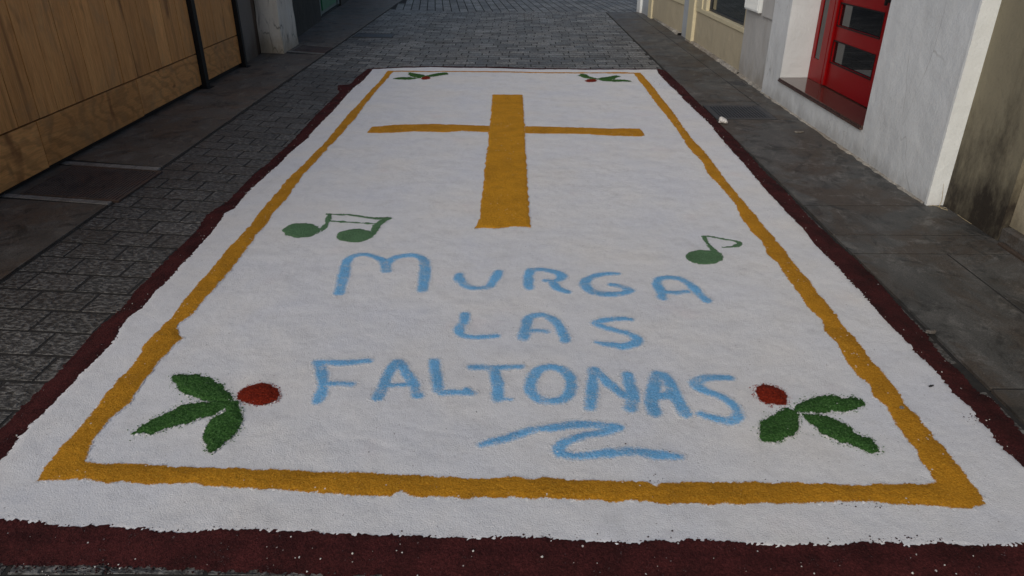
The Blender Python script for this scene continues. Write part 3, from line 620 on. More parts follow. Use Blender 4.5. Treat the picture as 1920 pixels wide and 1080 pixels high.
# iron covers let into the paving
def skew_cover(name, label, x0, x1, y0, y1, sk, mat, pitch, z=0.0085):
    P = lambda x, y: (x, y + sk * (-2.6 - x))
    t = thing(name, label, "utility cover", ((x0 + x1) / 2, P((x0 + x1) / 2, (y0 + y1) / 2)[1], 0))
    MB().prism([P(x0, y0), P(x1, y0), P(x1, y1), P(x0, y1)], -0.03, z, 0.002, 0.5).build("plate", mat, t)
    f = MB()
    e = 0.018
    for a, b, c_, d in ((x0, x1, y0, y0 + e), (x0, x1, y1 - e, y1)):
        f.prism([P(a + e, c_), P(b - e, c_), P(b - e, d), P(a + e, d)], z, z + 0.006, 0.001, 0.8)
    for a, b in ((x0, x0 + e), (x1 - e, x1)):
        f.prism([P(a, y0), P(b, y0), P(b, y1), P(a, y1)], z + 0.0005, z + 0.0065, 0.001, 0.8)
    f.build("frame", mat, t)
    rb = MB(); x = x0 + e + 0.008
    while x < x1 - e - 0.012:
        rb.prism([P(x, y0 + e + .006), P(x + pitch * .5, y0 + e + .006), P(x + pitch * .5, y1 - e - .006), P(x, y1 - e - .006)], z, z + 0.005, 0.0012, 0.95)
        x += pitch
    tag(rb.build("ribs", mat, t), kind="stuff")
    return t
skew_cover("utility_cover", "large rusty ribbed iron cover between two pale strips by the plywood hoarding", -3.30, -2.575, 4.372, 5.012, 0.185, M['rusty'], 0.024)
skew_cover("utility_cover", "small brown ribbed cover in the pavement beside the cracked white pillar", -3.21, -2.70, 10.37, 10.86, 0.42, M['rusty'], 0.03)
skew_cover("utility_cover", "dark smooth rectangular cover set in the paving beyond the white pillar", -2.66, -2.02, 12.05, 12.52, 0.14, M['iron'], 0.05, 0.004)

t = thing("drain_grate", "black iron drain grate in the right pavement opposite the red door", "drain grate", (2.11, 6.87, 0))
gx0, gx1, gy0, gy1 = 1.832, 2.38, 6.592, 7.15
f = MB()
f.box(gx0, gx1, gy0, gy0 + 0.05, -0.03, 0.0175, 0.002); f.box(gx0, gx1, gy1 - 0.05, gy1, -0.03, 0.0175, 0.002)
f.box(gx0, gx0 + 0.05, gy0 + .05, gy1 - .05, -0.03, 0.0175, 0.002); f.box(gx1 - 0.05, gx1, gy0 + .05, gy1 - .05, -0.03, 0.0175, 0.002)
f.build("frame", M['iron'], t)
MB().box(gx0 + .05, gx1 - .05, gy0 + .05, gy1 - .05, -0.036, 0.0106).build("pit", M['black_shade'], t)
bar_me = None
for i in range(15):
    x = gx0 + 0.064 + i * 0.0295
    if bar_me is None:
        o = MB().box(0, 0.017, 0, gy1 - gy0 - 0.104, -0.03, 0.0160, 0.002).build("bar", M['iron'], t); bar_me = o.data
    else:
        o = link_mesh("bar", bar_me, None, t)
    o.location = (x, gy0 + 0.052, 0)
t = thing("access_cover", "small dark square cover at the foot of the grey pillar", "utility cover", (2.47, 8.3, 0))
MB().box(2.39, 2.55, 8.20, 8.415, -0.03, 0.0125, 0.002).build("lid", M['iron'], t)
MB().box(2.455, 2.485, 8.29, 8.32, 0.0125, 0.018, 0.002).build("handle", M['iron'], t)

# ------------------------------------------------------------------ left side of the street
hoard = thing("wood_hoarding", "tall plywood hoarding of vertical boards over wide base boards with black steel posts", "hoarding", (-3.42, 6.0, 0))
def on_line(y, off=0.0): return left_wall(y) + off
def board(ya, yb, z0, z1, off, th, mat, name, tone):
    g = 0.0042
    ya += g; yb -= g
    c = [(on_line(ya, off - th), ya), (on_line(ya, off), ya), (on_line(yb, off), yb), (on_line(yb, off - th), yb)]
    c = [c[0], c[1], c[2], c[3]]
    o = MB().prism([c[0], c[1], c[2], c[3]][::1], z0 + g, z1 - g, 0.0, tone).build(name, mat, hoard)
    return o
HT = 2.35
pl_y = [1.6, 1.9, 2.2, 2.47, 2.75, 3.02, 3.28, 3.53, 3.80, 4.06, 4.31, 4.56, 4.80, 5.05, 5.29, 5.54, 5.80, 6.06, 6.32, 6.58, 6.85, 7.09, 7.335, 7.66, 7.945]
for a, b in zip(pl_y[:-1], pl_y[1:]):
    board(a, b, 0.378, HT, random.uniform(-0.002, 0.003), 0.022, M['plank'], "plank", random.random())
for a, b in zip([8.06, 8.32, 8.60, 8.93], [8.32, 8.60, 8.93, 9.275]):
    board(a, b, 0.395, HT, random.uniform(-0.002, 0.002), 0.022, M['plank'], "plank", random.random())
for a, b, z0, z1 in ((1.6, 3.3, 0.035, 0.375), (3.3, 5.0, 0.038, 0.375), (5.0, 6.54, 0.045, 0.376), (6.54, 7.945, 0.052, 0.376), (8.06, 9.275, 0.062, 0.393)):
    board(a, b, z0, z1, random.uniform(0.001, 0.004), 0.022, M['board'], "base_board", random.random())
for ya, yb in ((7.955, 8.045), (9.285, 9.345)):
    w = on_line((ya + yb) / 2)
    MB().box(w - 0.05, w + 0.05, ya, yb, 0.0, HT + .05, 0, .5).build("post", M['black_steel'], hoard, 0.004)
    MB().box(w - 0.07, w + 0.085, ya - 0.03, yb + 0.03, 0.009, 0.017, 0, .5).build("base_plate", M['black_steel'], hoard)
c = [(on_line(1.6, -0.06), 1.6), (on_line(1.6, -0.026), 1.6), (on_line(9.27, -0.026), 9.27), (on_line(9.27, -0.06), 9.27)]
MB().prism(c, 0.205, HT - 0.05).build("backing_sheet", M['black_shade'], hoard)  # added black sheet, keeps the seams between the boards dark like shade
c = [(on_line(1.6, -0.10), 1.6), (on_line(1.6, -0.03), 1.6), (on_line(9.27, -0.03), 9.27), (on_line(9.27, -0.10), 9.27)]
MB().prism(c, 0.0, 0.20).build("gap_shade", M['black_shade'], hoard)  # black strip painted in for the shade of the gap below the boards

build_l = thing("old_building", "grey rendered old house wall with a peeled brown strip after the plywood hoarding", "building", (-5.0, 10.0, 0))
MB().prism([(-7, 9.361), (-3.515, 9.361), (-3.555, 10.18), (-7, 10.18)], 0, 4.2).build("bare_wall", M['grey_render'], build_l)
MB().prism([(-7, 10.181), (-3.575, 10.181), (-3.60, 10.44), (-7, 10.44)], 0, 4.2).build("peeled_strip", M['peeled'], build_l)
pil = thing("white_pillar", "cracked whitewashed square pillar standing out from the wall after the hoarding", "pillar", (-3.42, 10.9, 0))
pm = MB().prism([(-3.60, 10.445), (-3.262, 10.36), (-3.315, 11.28), (-3.66, 11.30)], 0.0, 4.2)
me = pm.mesh("shaft"); bm = bmesh.new(); bm.from_mesh(me)
bmesh.ops.subdivide_edges(bm, edges=[e for e in bm.edges if abs(e.verts[0].co.z - e.verts[1].co.z) > 1], cuts=60)
bmesh.ops.subdivide_edges(bm, edges=[e for e in bm.edges if abs(e.verts[0].co.z - e.verts[1].co.z) < .01], cuts=3, use_grid_fill=True)
for v in bm.verts:
    k = vnoise(np.array([v.co.y * 3 + v.co.x * 5]), np.array([v.co.z]), 0.22, 5)[0]
    cxp, cyp = -3.46, 10.85
    flare = 0.008 * max(0, 1 - v.co.z / 0.25)
    v.co.x += 0.010 * k + flare * (1 if v.co.x > cxp else -1); v.co.y += 0.008 * k
bm.to_mesh(me); bm.free()
link_mesh("shaft", me, M['old_white'], pil)

dark = thing("dark_building", "blackened rough-walled building with a green-bottomed door beyond the pillar", "building", (-4.6, 15, 0))
def dx(y): return -3.515 - (y - 12.0) * 0.083
MB().prism([(-7, 11.31), (dx(11.31), 11.31), (dx(14.33), 14.33), (-7, 14.33)], 0, 4.0).build("wall", M['dark_stone'], dark)
MB().prism([(-7, 17.03), (dx(17.03), 17.03), (dx(25), 25), (-7, 25)], 0, 4.0).build("wall", M['dark_stone'], dark)
MB().prism([(-7, 14.331), (dx(14.331), 14.331), (dx(17.029), 17.029), (-7, 17.029)], 2.3, 4.0).build("wall", M['dark_stone'], dark)
MB().prism([(-7, 14.331), (dx(14.331) - .05, 14.331), (dx(17.029) - .05, 17.029), (-7, 17.029)], 0, 0.05).build("threshold", M['black_shade'], dark)
def quad_door(ya, yb, z0, z1, off, th, mat, name, par):
    return MB().prism([(dx(ya) + off - th, ya), (dx(ya) + off, ya), (dx(yb) + off, yb), (dx(yb) + off - th, yb)], z0, z1).build(name, mat, par)
d = quad_door(14.42, 16.94, 0.06, 2.25, -0.06, 0.04, M['door_grey'], "door", dark)
quad_door(14.42, 14.56, 0.062, 2.25, -0.025, 0.034, M['door_grey'], "stile", d)
quad_door(16.78, 16.94, 0.062, 2.25, -0.025, 0.034, M['door_grey'], "stile", d)
quad_door(14.80, 16.55, 0.13, 0.42, -0.03, 0.029, M['door_green'], "green_panel", d)
quad_door(14.335, 14.415, 0.05, 2.29, -0.02, 0.06, M['black_steel'], "door_frame", dark)
quad_door(16.945, 17.025, 0.05, 2.29, -0.02, 0.06, M['black_steel'], "door_frame", dark)

# ------------------------------------------------------------------ right side of the street
RH = 3.1
white_b = thing("white_building", "bluish white plastered house with a red door above a brown marble step", "building", (4.0, 6.0, 0))
WX = 2.602
def wall_mesh(pieces, name, mat, parent):
    m = MB()
    for p in pieces: m.box(*p)
    return m.build(name, mat, parent)
wall_mesh([(WX, 6, 4.352, 5.39, 0, RH)], "wall", M['white_wall'], white_b)
wall_mesh([(WX, 6, 5.3905, 7.3195, 0, 0.222)], "wall", M['white_wall'], white_b)
wall_mesh([(WX, 6, 7.32, 7.81, 0, RH)], "wall", M['white_wall'], white_b)
wall_mesh([(WX, 6, 5.3905, 7.3195, 2.42, RH)], "lintel", M['white_wall'], white_b)
# the end of the plaster, whiter, slightly wavy
tm = MB(); z = 0.0
n_seg = 40
prev = None
for i in range(n_seg + 1):
    z = RH * (i / n_seg) ** 1.6
    k = 0.006 * vnoise(np.array([z]), np.array([0.3]), 0.12, 2)[0]
    ring = [(WX - 0.003 + k * .3, 4.330, z), (WX + 0.108 + k, 4.334, z), (WX + 0.108 + k, 4.351, z), (WX - 0.003 + k * .3, 4.351, z)]
    n0 = len(tm.v); tm.v += ring; tm.t += [0.5] * 4
    if prev is not None:
        for a in range(4):
            b = (a + 1) % 4
            tm.f.append((prev + a, prev + b, n0 + b, n0 + a))
    prev = n0
tm.f.append((prev, prev + 1, prev + 2, prev + 3))
tm.build("corner_strip", M['white_trim'], white_b)
for ya, yb in ((7.3165, 7.3195), (5.3905, 5.3935)):
    MB().box(WX + 0.004, 2.995, ya, yb, 0.256, 2.418).build("reveal", M['reveal'], white_b)
stp = MB().box(WX - 0.022, 2.93, 5.395, 7.315, 0.2225, 0.238, 0.0).build("step", M['marble'], white_b, 0.004)
MB().box(WX - 0.014, 2.93, 5.395, 7.315, 0.2385, 0.254, 0.0).build("step_nosing", M['marble'], stp, 0.004)
# red door: narrow glazed side light, then a leaf with a row of horizontal panes
DX = 2.90
door = MB().box(DX, DX + 0.045, 5.90, 6.972, 0.262, 2.36).build("door", M['red_paint'], white_b, 0.003)
# leaf is rails and stiles proud of the panes
pz = [0.482 + 0.318 * i for i in range(6)]
dm = MB()
edges_z = [0.262] + [v for p in pz for v in (p, p + 0.182)] + [2.36]
for i in range(0, len(edges_z), 2):
    dm.box(DX - 0.022, DX - 0.0005, 6.02, 6.86, edges_z[i], edges_z[i + 1])
dm.box(DX - 0.022, DX - 0.0005, 5.90, 6.0195, 0.262, 2.36); dm.box(DX - 0.022, DX - 0.0005, 6.8605, 6.95, 0.262, 2.36)
dm.build("rails", M['red_paint'], door)
pane_me = None
for p in pz:
    if pane_me is None:
        o = MB().box(DX - 0.007, DX - 0.002, 6.022, 6.858, 0.0, 0.178).build("pane", M['dark_glass'], door); pane_me = o.data
    else:
        o = link_mesh("pane", pane_me, None, door)
    o.location.z = p + 0.002
    fr = MB()
    fr.box(DX - 0.0265, DX - 0.0225, 6.012, 6.868, p - 0.010, p + 0.001); fr.box(DX - 0.0265, DX - 0.0225, 6.012, 6.868, p + 0.181, p + 0.192)
    fr.box(DX - 0.0265, DX - 0.0225, 6.012, 6.021, p + 0.0015, p + 0.1805); fr.box(DX - 0.0265, DX - 0.0225, 6.859, 6.868, p + 0.0015, p + 0.1805)
    fr.build("pane_bead", M['black_steel'], door)
MB().box(DX - 0.045, DX - 0.0225, 6.885, 6.935, 0.265, 2.36).build("edge_stile", M['red_paint'], door, 0.004)
hd = MB().box(DX - 0.075, DX - 0.055, 5.935, 5.955, 1.05, 1.35)
hd.box(DX - 0.055, DX - 0.0225, 5.935, 5.955, 1.07, 1.09); hd.box(DX - 0.055, DX - 0.0225, 5.935, 5.955, 1.31, 1.33)
hd.build("handle", M['black_steel'], door)
for (ya, yb, ga, gb) in ((6.985, 7.312, 7.11, 7.245), (5.398, 5.885, 5.52, 5.76)):
    sl = MB()
    sl.box(DX - 0.03, DX + 0.03, ya, ga, 0.256, 2.40); sl.box(DX - 0.03, DX + 0.03, gb, yb, 0.256, 2.40)
    sl.box(DX - 0.03, DX + 0.03, ga + .0005, gb - .0005, 0.256, 0.455); sl.box(DX - 0.03, DX + 0.03, ga + .0005, gb - .0005, 2.20, 2.40)
    s_ = sl.build("side_light", M['red_paint'], white_b)
    MB().box(DX - 0.022, DX - 0.016, ga + .001, gb - .001, 0.456, 2.199).build("pane", M['dark_glass'], s_)
MB().box(DX - 0.03, DX + 0.04, 5.398, 7.312, 2.401, 2.417).build("door_head", M['red_paint'], white_b)
MB().box(3.0, 3.05, 5.3936, 7.316, 0.223, 2.419).build("dark_hall", M['black_shade'], white_b)

brown = thing("brown_building", "stained brown rendered house wall next to the white house corner", "building", (4.2, 1.0, 0))
wall_mesh([(2.708, 6, 3.76, 4.3505, 0, RH)], "wall", M['brown_wall'], brown)
wall_mesh([(2.752, 6, 2.55, 3.7595, 0.10, RH)], "entrance_wall", M['ochre_wall'], brown)
wall_mesh([(2.708, 6, -4.0, 2.5495, 0, RH)], "wall", M['brown_wall'], brown)
st = MB().prism([(2.712, 2.552), (3.2, 2.552), (3.2, 3.757), (2.716, 3.757)], 0.0, 0.098, 0.012, 0.75).build("doorstep", M['slab_right'], brown)
MB().prism([(2.672, 2.2), (2.705, 2.2), (2.703, 3.70), (2.676, 3.70)], 0.0, 0.028, 0.004).build("timber_strip", M['peeled'], brown)

shop = thing("shop_building", "cream framed shop front with a large window between grey pillars", "building", (4.2, 11.5, 0))
wall_mesh([(2.638, 6, 7.8105, 8.85, 0, RH)], "pillar", M['pillar_grey'], shop)
MB().box(2.612, 2.6375, 7.835, 8.22, 0.735, 1.6).build("wall_plate", M['pillar_grey'], shop, 0.004)
sh = MB()
sh.box(2.585, 2.637, 8.262, 8.775, 0.757, 1.5)
sb = sh.build("ribbed_box", M['white_trim'], shop, 0.004)
rb_me = None
for i in range(15):
    yy = 8.28 + i * 0.033
    if rb_me is None:
        o = MB().box(2.576, 2.5845, 0, 0.016, 0.775, 1.48).build("rib", M['white_trim'], sb); rb_me = o.data
    else:
        o = link_mesh("rib", rb_me, None, sb)
    o.location.y = yy
MB().box(2.655, 6, 8.862, 11.395, 0.045, 0.472).build("panel", M['shop_panel'], shop)
MB().box(2.640, 6, 8.862, 11.395, 0.4725, 0.528).build("sill", M['cream'], shop, 0.006)
MB().box(2.650, 2.83, 8.862, 8.935, 0.5285, 2.4).build("window_jamb", M['shop_panel'], shop)
MB().box(2.650, 2.83, 10.83, 11.02, 0.5285, 2.4).build("window_jamb", M['cream'], shop, 0.004)
MB().box(2.636, 2.83, 11.03, 11.395, 0.5285, 2.4).build("window_jamb", M['cream'], shop, 0.004)
wf = MB()
wf.box(2.70, 2.75, 8.936, 10.829, 0.529, 0.555); wf.box(2.70, 2.75, 8.936, 8.965, 0.5555, 2.36); wf.box(2.70, 2.75, 10.80, 10.829, 0.5555, 2.36); wf.box(2.70, 2.75, 8.936, 10.829, 2.3605, 2.399)
win = wf.build("window", M['iron'], shop)
MB().box(2.722, 2.728, 8.9655, 10.7995, 0.556, 2.36).build("pane", M['shop_glass'], win)
MB().box(2.83, 6, 8.936, 10.829, 0.529, 2.4).build("dark_interior", M['black_shade'], shop)
MB().box(2.650, 6, 8.862, 11.395, 2.401, RH).build("upper_wall", M['pillar_grey'], shop)
def rough_strip(name, x0, x1, ya, yb, h, par):
    m = MB(); n = int((yb - ya) / 0.06); prev = None
    for i in range(n + 1):
        yy = ya + (yb - ya) * i / n
        k = random.uniform(-1, 1)
        ring = [(x0 + 0.012 * k, yy, 0.0), (x0 + 0.016 + 0.010 * k, yy, h * (0.8 + .25 * random.random())), (x1, yy, h + 0.004 * random.random())]
        n0 = len(m.v); m.v += ring; m.t += [0.4 + .3 * random.random()] * 3
        if prev is not None:
            for a in (0, 1): m.f.append((prev + a, n0 + a, n0 + a + 1, prev + a + 1))
        prev = n0
    return m.build(name, M['plinth'], par)
rough_strip("mortar_fillet", 2.572, 2.604, 4.36, 7.79, 0.020, white_b)
rough_strip("plinth", 2.605, 2.656, 8.80, 11.39, 0.042, shop)
rough_strip("mortar_fillet", 2.592, 2.640, 7.80, 8.80, 0.030, shop)
MB().box(2.61, 6, 11.40, 11.77, 0.03, RH).build("pilaster", M['cream'], shop, 0.008)
MB().box(2.600, 2.70, 11.42, 11.75, 0.0, 0.0295).build("pilaster_foot", M['plinth'], shop)
MB().box(2.645, 6, 11.775, 12.24, 0, RH).build("blue_pillar", M['blue_grey'], shop)
def fx(y): return 2.665 - (y - 12.26) * 0.042
def slant(ya, yb, z0, z1, off, mat, name, depth=3.0):
    return MB().prism([(fx(ya) + off, ya), (fx(ya) + off + depth, ya), (fx(yb) + off + depth, yb), (fx(yb) + off, yb)], z0, z1).build(name, mat, shop)
slant(12.26, 14.62, 0.045, 0.472, 0.0, M['shop_panel'], "panel")
slant(12.26, 14.62, 0.4725, 0.525, -0.015, M['cream'], "sill")
slant(12.34, 14.62, 0.5255, 2.4, 0.06, M['dark_glass'], "pane")
slant(12.26, 14.62, 2.4005, RH, 0.0, M['pillar_grey'], "upper_wall")
rough_strip("plinth", 2.585, 2.66, 12.28, 14.6, 0.045, shop)
slant(14.625, 14.90, 0.0, RH, -0.03, M['cream'], "pilaster")
slant(14.905, 15.62, 0.0, RH, 0.0, M['blue_grey'], "blue_pillar")
slant(15.625, 15.95, 0.0, RH, -0.045, M['white_trim'], "pilaster")

# ------------------------------------------------------------------ the salt carpet
def relief(x, y):
    h = 0.0022 * vnoise(x, y, 0.34, 1) + 0.0016 * vnoise(x, y, 0.11, 2) + 0.0008 * vnoise(x, y, 0.045, 3)
    return 0.0225 + h

def sheet(name, sdf, box, cell, mat, parent, top, edge=0.02, ragged=(0.0, 0.05), fuzz=0.0, spread=0.0, soft=0.0, drop=0.004, smooth=False, lump=0.0006, grow=0.0):
    """a layer of loose salt: cells of a fine grid inside a ragged outline, heaped towards the middle"""
    x0, x1, y0, y1 = box
    nx, ny = int((x1 - x0) / cell) + 2, int((y1 - y0) / cell) + 2
    gx, gy = np.meshgrid(x0 + cell * np.arange(nx), y0 + cell * np.arange(ny))
    gx = gx.ravel(); gy = gy.ravel()
    d = np.empty(gx.shape)
    for k in range(0, len(gx), 200000):
        d[k:k + 200000] = sdf(gx[k:k + 200000], gy[k:k + 200000])
    if ragged[0]:                                    # uneven outline; grow widens it
        d = d - grow + ragged[0] * vnoise(gx, gy, ragged[1], 7) + 0.5 * ragged[0] * vnoise(gx, gy, ragged[1] * 0.35, 8)
    dj = d + fuzz * rng.standard_normal(len(d))
    keep = dj < spread
    idx = np.arange(nx * ny).reshape(ny, nx)
    q = np.stack([idx[:-1, :-1], idx[:-1, 1:], idx[1:, 1:], idx[1:, :-1]], -1).reshape(-1, 4)
    q = q[keep[q].sum(1) >= 3]
    used = np.unique(q)
    remap = np.zeros(nx * ny, dtype=np.int64); remap[used] = np.arange(len(used))
    q = remap[q]
    gx, gy, d, dj = gx[used], gy[used], d[used], dj[used]
    z = top(gx, gy, d) - drop * sst(-0.4 * cell, 0.5 * cell, dj - spread)
    z = z + lump * rng.standard_normal(len(z))
    gx = gx + rng.uniform(-.3, .3, len(gx)) * cell; gy = gy + rng.uniform(-.3, .3, len(gy)) * cell
    cover = 1.0 - sst(-soft, soft, d) if soft else np.ones(len(d))
    me = fast_mesh(name, np.stack([gx, gy, z], 1), q, smooth, {"cover": cover})
    return link_mesh(name, me, mat, parent)

OCT = np.array([(1, 0, 0), (0, 1, 0), (-1, 0, 0), (0, -1, 0), (0, 0, 1), (0, 0, -0.6)])
OCTF = np.array([(0, 1, 4), (1, 2, 4), (2, 3, 4), (3, 0, 4), (1, 0, 5), (2, 1, 5), (3, 2, 5), (0, 3, 5)])
def grains(pts, lo, hi, zf, mat, parent, name="loose_grains"):
    n = len(pts)
    s = lo + (hi - lo) * rng.random(n) ** 2.5
    R_ = rng.normal(size=(n, 6, 3)) * 0.18 + OCT[None]
    v = R_ * s[:, None, None]
    v[:, :, 0] += np.array([p[0] for p in pts])[:, None]; v[:, :, 1] += np.array([p[1] for p in pts])[:, None]
    zz = np.array([zf(np.array([p[0]]), np.array([p[1]]))[0] for p in pts])
    v[:, :, 2] += (zz + 0.35 * s)[:, None]
    f = (OCTF[None] + 6 * np.arange(n)[:, None, None]).reshape(-1, 3)
    me = fast_mesh(name, v.reshape(-1, 3), f)
    return tag(link_mesh(name, me, mat, parent), kind="stuff")

def along(poly, n, out_sd, shift=0.0, side=1):
    """n random points near an outline, scattered off it by out_sd"""
    p = np.array(poly); q = np.roll(p, -1, 0)
    L = np.hypot(*(q - p).T); w = rng.choice(len(p), n, p=L / L.sum())
    t = rng.random(n)[:, None]
    a = p[w] + (q[w] - p[w]) * t
    area = np.sum(p[:, 0] * q[:, 1] - q[:, 0] * p[:, 1])
    e = (q[w] - p[w]) / L[w][:, None]
    nrm = np.stack([e[:, 1], -e[:, 0]], 1) * (1 if area > 0 else -1)
    return a + nrm * (shift + side * np.abs(rng.exponential(out_sd, n)))[:, None]

carpet = thing("salt_carpet", "long white salt carpet with maroon edge and golden frame laid on the street", "street carpet", (0, 5.2, 0))
sd_white = lambda x, y: sd_poly(x, y, WHITE)
sd_outer = lambda x, y: sd_poly(x, y, OUTER)
scr = [smooth_line(s) for s in SCRATCH]
def white_top(x, y, d):
    z = relief(x, y)
    near = (y < 2.6) & (x < 0.2) & (x > -1.1)
    if near.any():
        dd = np.full(x.shape, 1.0)
        for s in scr: dd[near] = np.minimum(dd[near], sd_stroke(x[near], y[near], s))
        z = z - 0.0008 * np.exp(-(np.maximum(dd, 0) / 0.005) ** 2) + 0.0001 * np.exp(-((dd - 0.018) / 0.009) ** 2)
    return z - 0.0035 * (1 - near_t(y)) * sst(-0.03, 0.0, d) - 0.014 * near_t(y) * sst(-0.032, -0.006, d)
near_t = lambda y: sst(1.95, 1.72, y)      # along the near edge the maroon was poured last, over the white
sheet("white_field", lambda x, y: sd_white(x, y) - 0.035 * near_t(y), (-2.15, 2.1, 1.45, 9.32), 0.0090, M['white_salt'], carpet, white_top, ragged=(0.004, 0.05), fuzz=0.0035, drop=0.010, smooth=True, lump=0.00035)
maroon_base = lambda x, y: 0.0185 + 0.0016 * vnoise(x, y, 0.08, 4) + 0.0016 * vnoise(x, y, 0.3, 5)
sheet("maroon_border", lambda x, y: np.maximum(sd_outer(x, y), -(sd_white(x, y) + 0.05 * (1 - near_t(y)))), (-2.3, 2.25, 1.36, 9.6), 0.0065, M['maroon'], carpet,
      lambda x, y, d: maroon_base(x, y) + 0.006 * near_t(y) * sst(0.05, -0.0, sd_white(x, y)) - 0.015 * sst(-0.09, 0.0, sd_outer(x, y)) - 0.008 * sst(0.002, 0.022, -sd_white(x, y)) * (1 - near_t(y)), ragged=(0.0045, 0.05), fuzz=0.0026, drop=0.008, soft=0.0, lump=0.0010)
sheet("golden_frame", lambda x, y: np.maximum(sd_poly(x, y, YOUT), -sd_poly(x, y, YIN)), (-1.8, 1.8, 1.45, 9.3), 0.0068, M['gold'], carpet,
      lambda x, y, d: relief(x, y) + 0.0022 + 0.003 * sst(0.0, -0.03, d), ragged=(0.006, 0.05), fuzz=0.0045, spread=0.006, soft=0.008, lump=0.0009)
pts = list(along(WHITE, 900, 0.004, -0.002, -1)) + [tuple(rng.normal(0, 1, 2) * (sx * .6, sy * .6) + (cx, cy)) for cx, cy, sx, sy, n in GRAIN_SPOTS for _ in range(int(n * 0.7))]
pts = [p for p in pts if abs(p[0]) < 2.0 and 1.45 < p[1] < 9.3]
grains(pts, 0.0014, 0.0038, lambda x, y: relief(x, y) - 0.001, M['maroon_grain'], carpet)
pts = [p for p in along(WHITE, 160, 0.012, 0.0, 1) if p[1] < 9.0] + [(rng.uniform(-1.3, 1.3), rng.uniform(1.40, 1.62)) for _ in range(80)]
grains(pts, 0.0012, 0.0045, lambda x, y: maroon_base(x, y), M['white_grain'], carpet)
pts = [(rng.uniform(-1.9, 1.5), rng.uniform(1.18, 1.46)) for _ in range(130)]
grains(pts, 0.0012, 0.0045, lambda x, y: 0.002 + 0 * x, M['white_grain'], carpet)
pts = [(rng.uniform(-1.9, 0.4), 1.435 - abs(rng.exponential(0.016))) for _ in range(900)]
grains(pts, 0.0014, 0.0042, lambda x, y: 0.001 + 0 * x, M['maroon_grain'], carpet)

def bbox(pts, m=0.03):
    a = np.array([p[:2] for p in pts]); return (a[:, 0].min() - m, a[:, 0].max() + m, a[:, 1].min() - m, a[:, 1].max() + m)

def heap(name, sdf, pts, mat, parent, cell=0.005, off=0.002, hgt=0.003, edge=0.02, ragged=(0.006, 0.04), fuzz=0.0045, soft=0.006, spread=0.004, lump=0.0010, grow=0.0):
    return sheet(name, sdf, bbox(pts, 0.05), cell, mat, parent, lambda x, y, d: relief(x, y) + off + hgt * sst(0.0, -edge, d),
                 ragged=ragged, fuzz=fuzz, spread=spread, soft=soft, lump=lump, grow=grow)

cross = thing("salt_cross", "golden salt cross with a broad upright on the white carpet", "cross", (0.0, 5.0, 0.02))
heap("upright", lambda x, y: sd_poly(x, y, CROSS_UP), CROSS_UP, M['gold_deep'], cross, 0.0065, 0.0035)
heap("crossbar", lambda x, y: sd_poly(x, y, CROSS_BAR), CROSS_BAR, M['gold'], cross, 0.0065, 0.0015, 0.0025)

def strokes_part(name, strokes, mat, parent, **kw):
    ls = [smooth_line(s) for s in strokes]
    return heap(name, sd_union([(lambda x, y, l=l: sd_stroke(x, y, l)) for l in ls]), [p for l in ls for p in l], mat, parent, **kw)
def poly_part(name, poly, mat, parent, **kw):
    return heap(name, lambda x, y: sd_poly(x, y, poly), poly, mat, parent, **kw)

def mid(pts):
    a = np.array([p[:2] for p in pts]).mean(0); return (float(a[0]), float(a[1]), 0.02)

note = thing("musical_note", "pair of green salt notes joined by a double beam above the letter M", "musical note", mid(BEAMED[0][0]), "music notes drawn on the salt carpet")
for h in BEAMED[0]: poly_part("note_head", h, M['green_pale'], note, hgt=0.002)
for s in BEAMED[1]: strokes_part("stem", [s], M['green_pale'], note, hgt=0.0015, off=0.0016)
for s in BEAMED[2]: strokes_part("beam", [s], M['green_pale'], note, hgt=0.001, off=0.0013)
note = thing("musical_note", "single green salt note with a curled flag near the golden frame", "musical note", mid(QUAVER[0][0]), "music notes drawn on the salt carpet")
for h in QUAVER[0]: poly_part("note_head", h, M['green_pale'], note, hgt=0.002)
for s in QUAVER[1]: strokes_part("stem", [s], M['green_pale'], note, hgt=0.0015, off=0.0016)
for s in QUAVER[2]: strokes_part("flag", [s], M['green_pale'], note, hgt=0.001, off=0.0013)

sprig_labels = ["green leaf sprig with red berry in the near corner beside the letter F",
                "green leaf sprig with red berry in the near corner beside the last letter S",
                "small leaf sprig with red berry at the far end, left of the cross",
                "small leaf sprig with red berry at the far end, right of the cross"]
for (leaves, berry), lab in zip(SPRIGS, sprig_labels):
    far = leaves[0][0][1] > 6
    t = thing("leaf_sprig", lab, "leaf sprig", mid([p for l in leaves for p in l]), "leaf sprigs in the carpet corners")
    cell = 0.008 if far else 0.0045
    for i, l in enumerate(leaves):
        poly_part("leaf", l, M['green'], t, cell=cell, hgt=0.006, off=0.0018 + 0.0008 * i, edge=0.03, fuzz=0.0055, ragged=(0.007, 0.035), lump=0.0016)
    poly_part("berry", berry, M['red'], t, cell=cell, hgt=0.008, off=0.003, edge=0.04, fuzz=0.0045, lump=0.0014)
    n = 30 if far else 130
    grains([p for l in leaves for p in along(l, n, 0.005, 0.002, 1)], 0.0012, 0.0030, lambda x, y: relief(x, y) + .001, M['green_grain'], t)
    grains(list(along(berry, n, 0.005, 0.002, 1)), 0.0012, 0.0032, lambda x, y: relief(x, y) + .001, M['red_grain'], t)

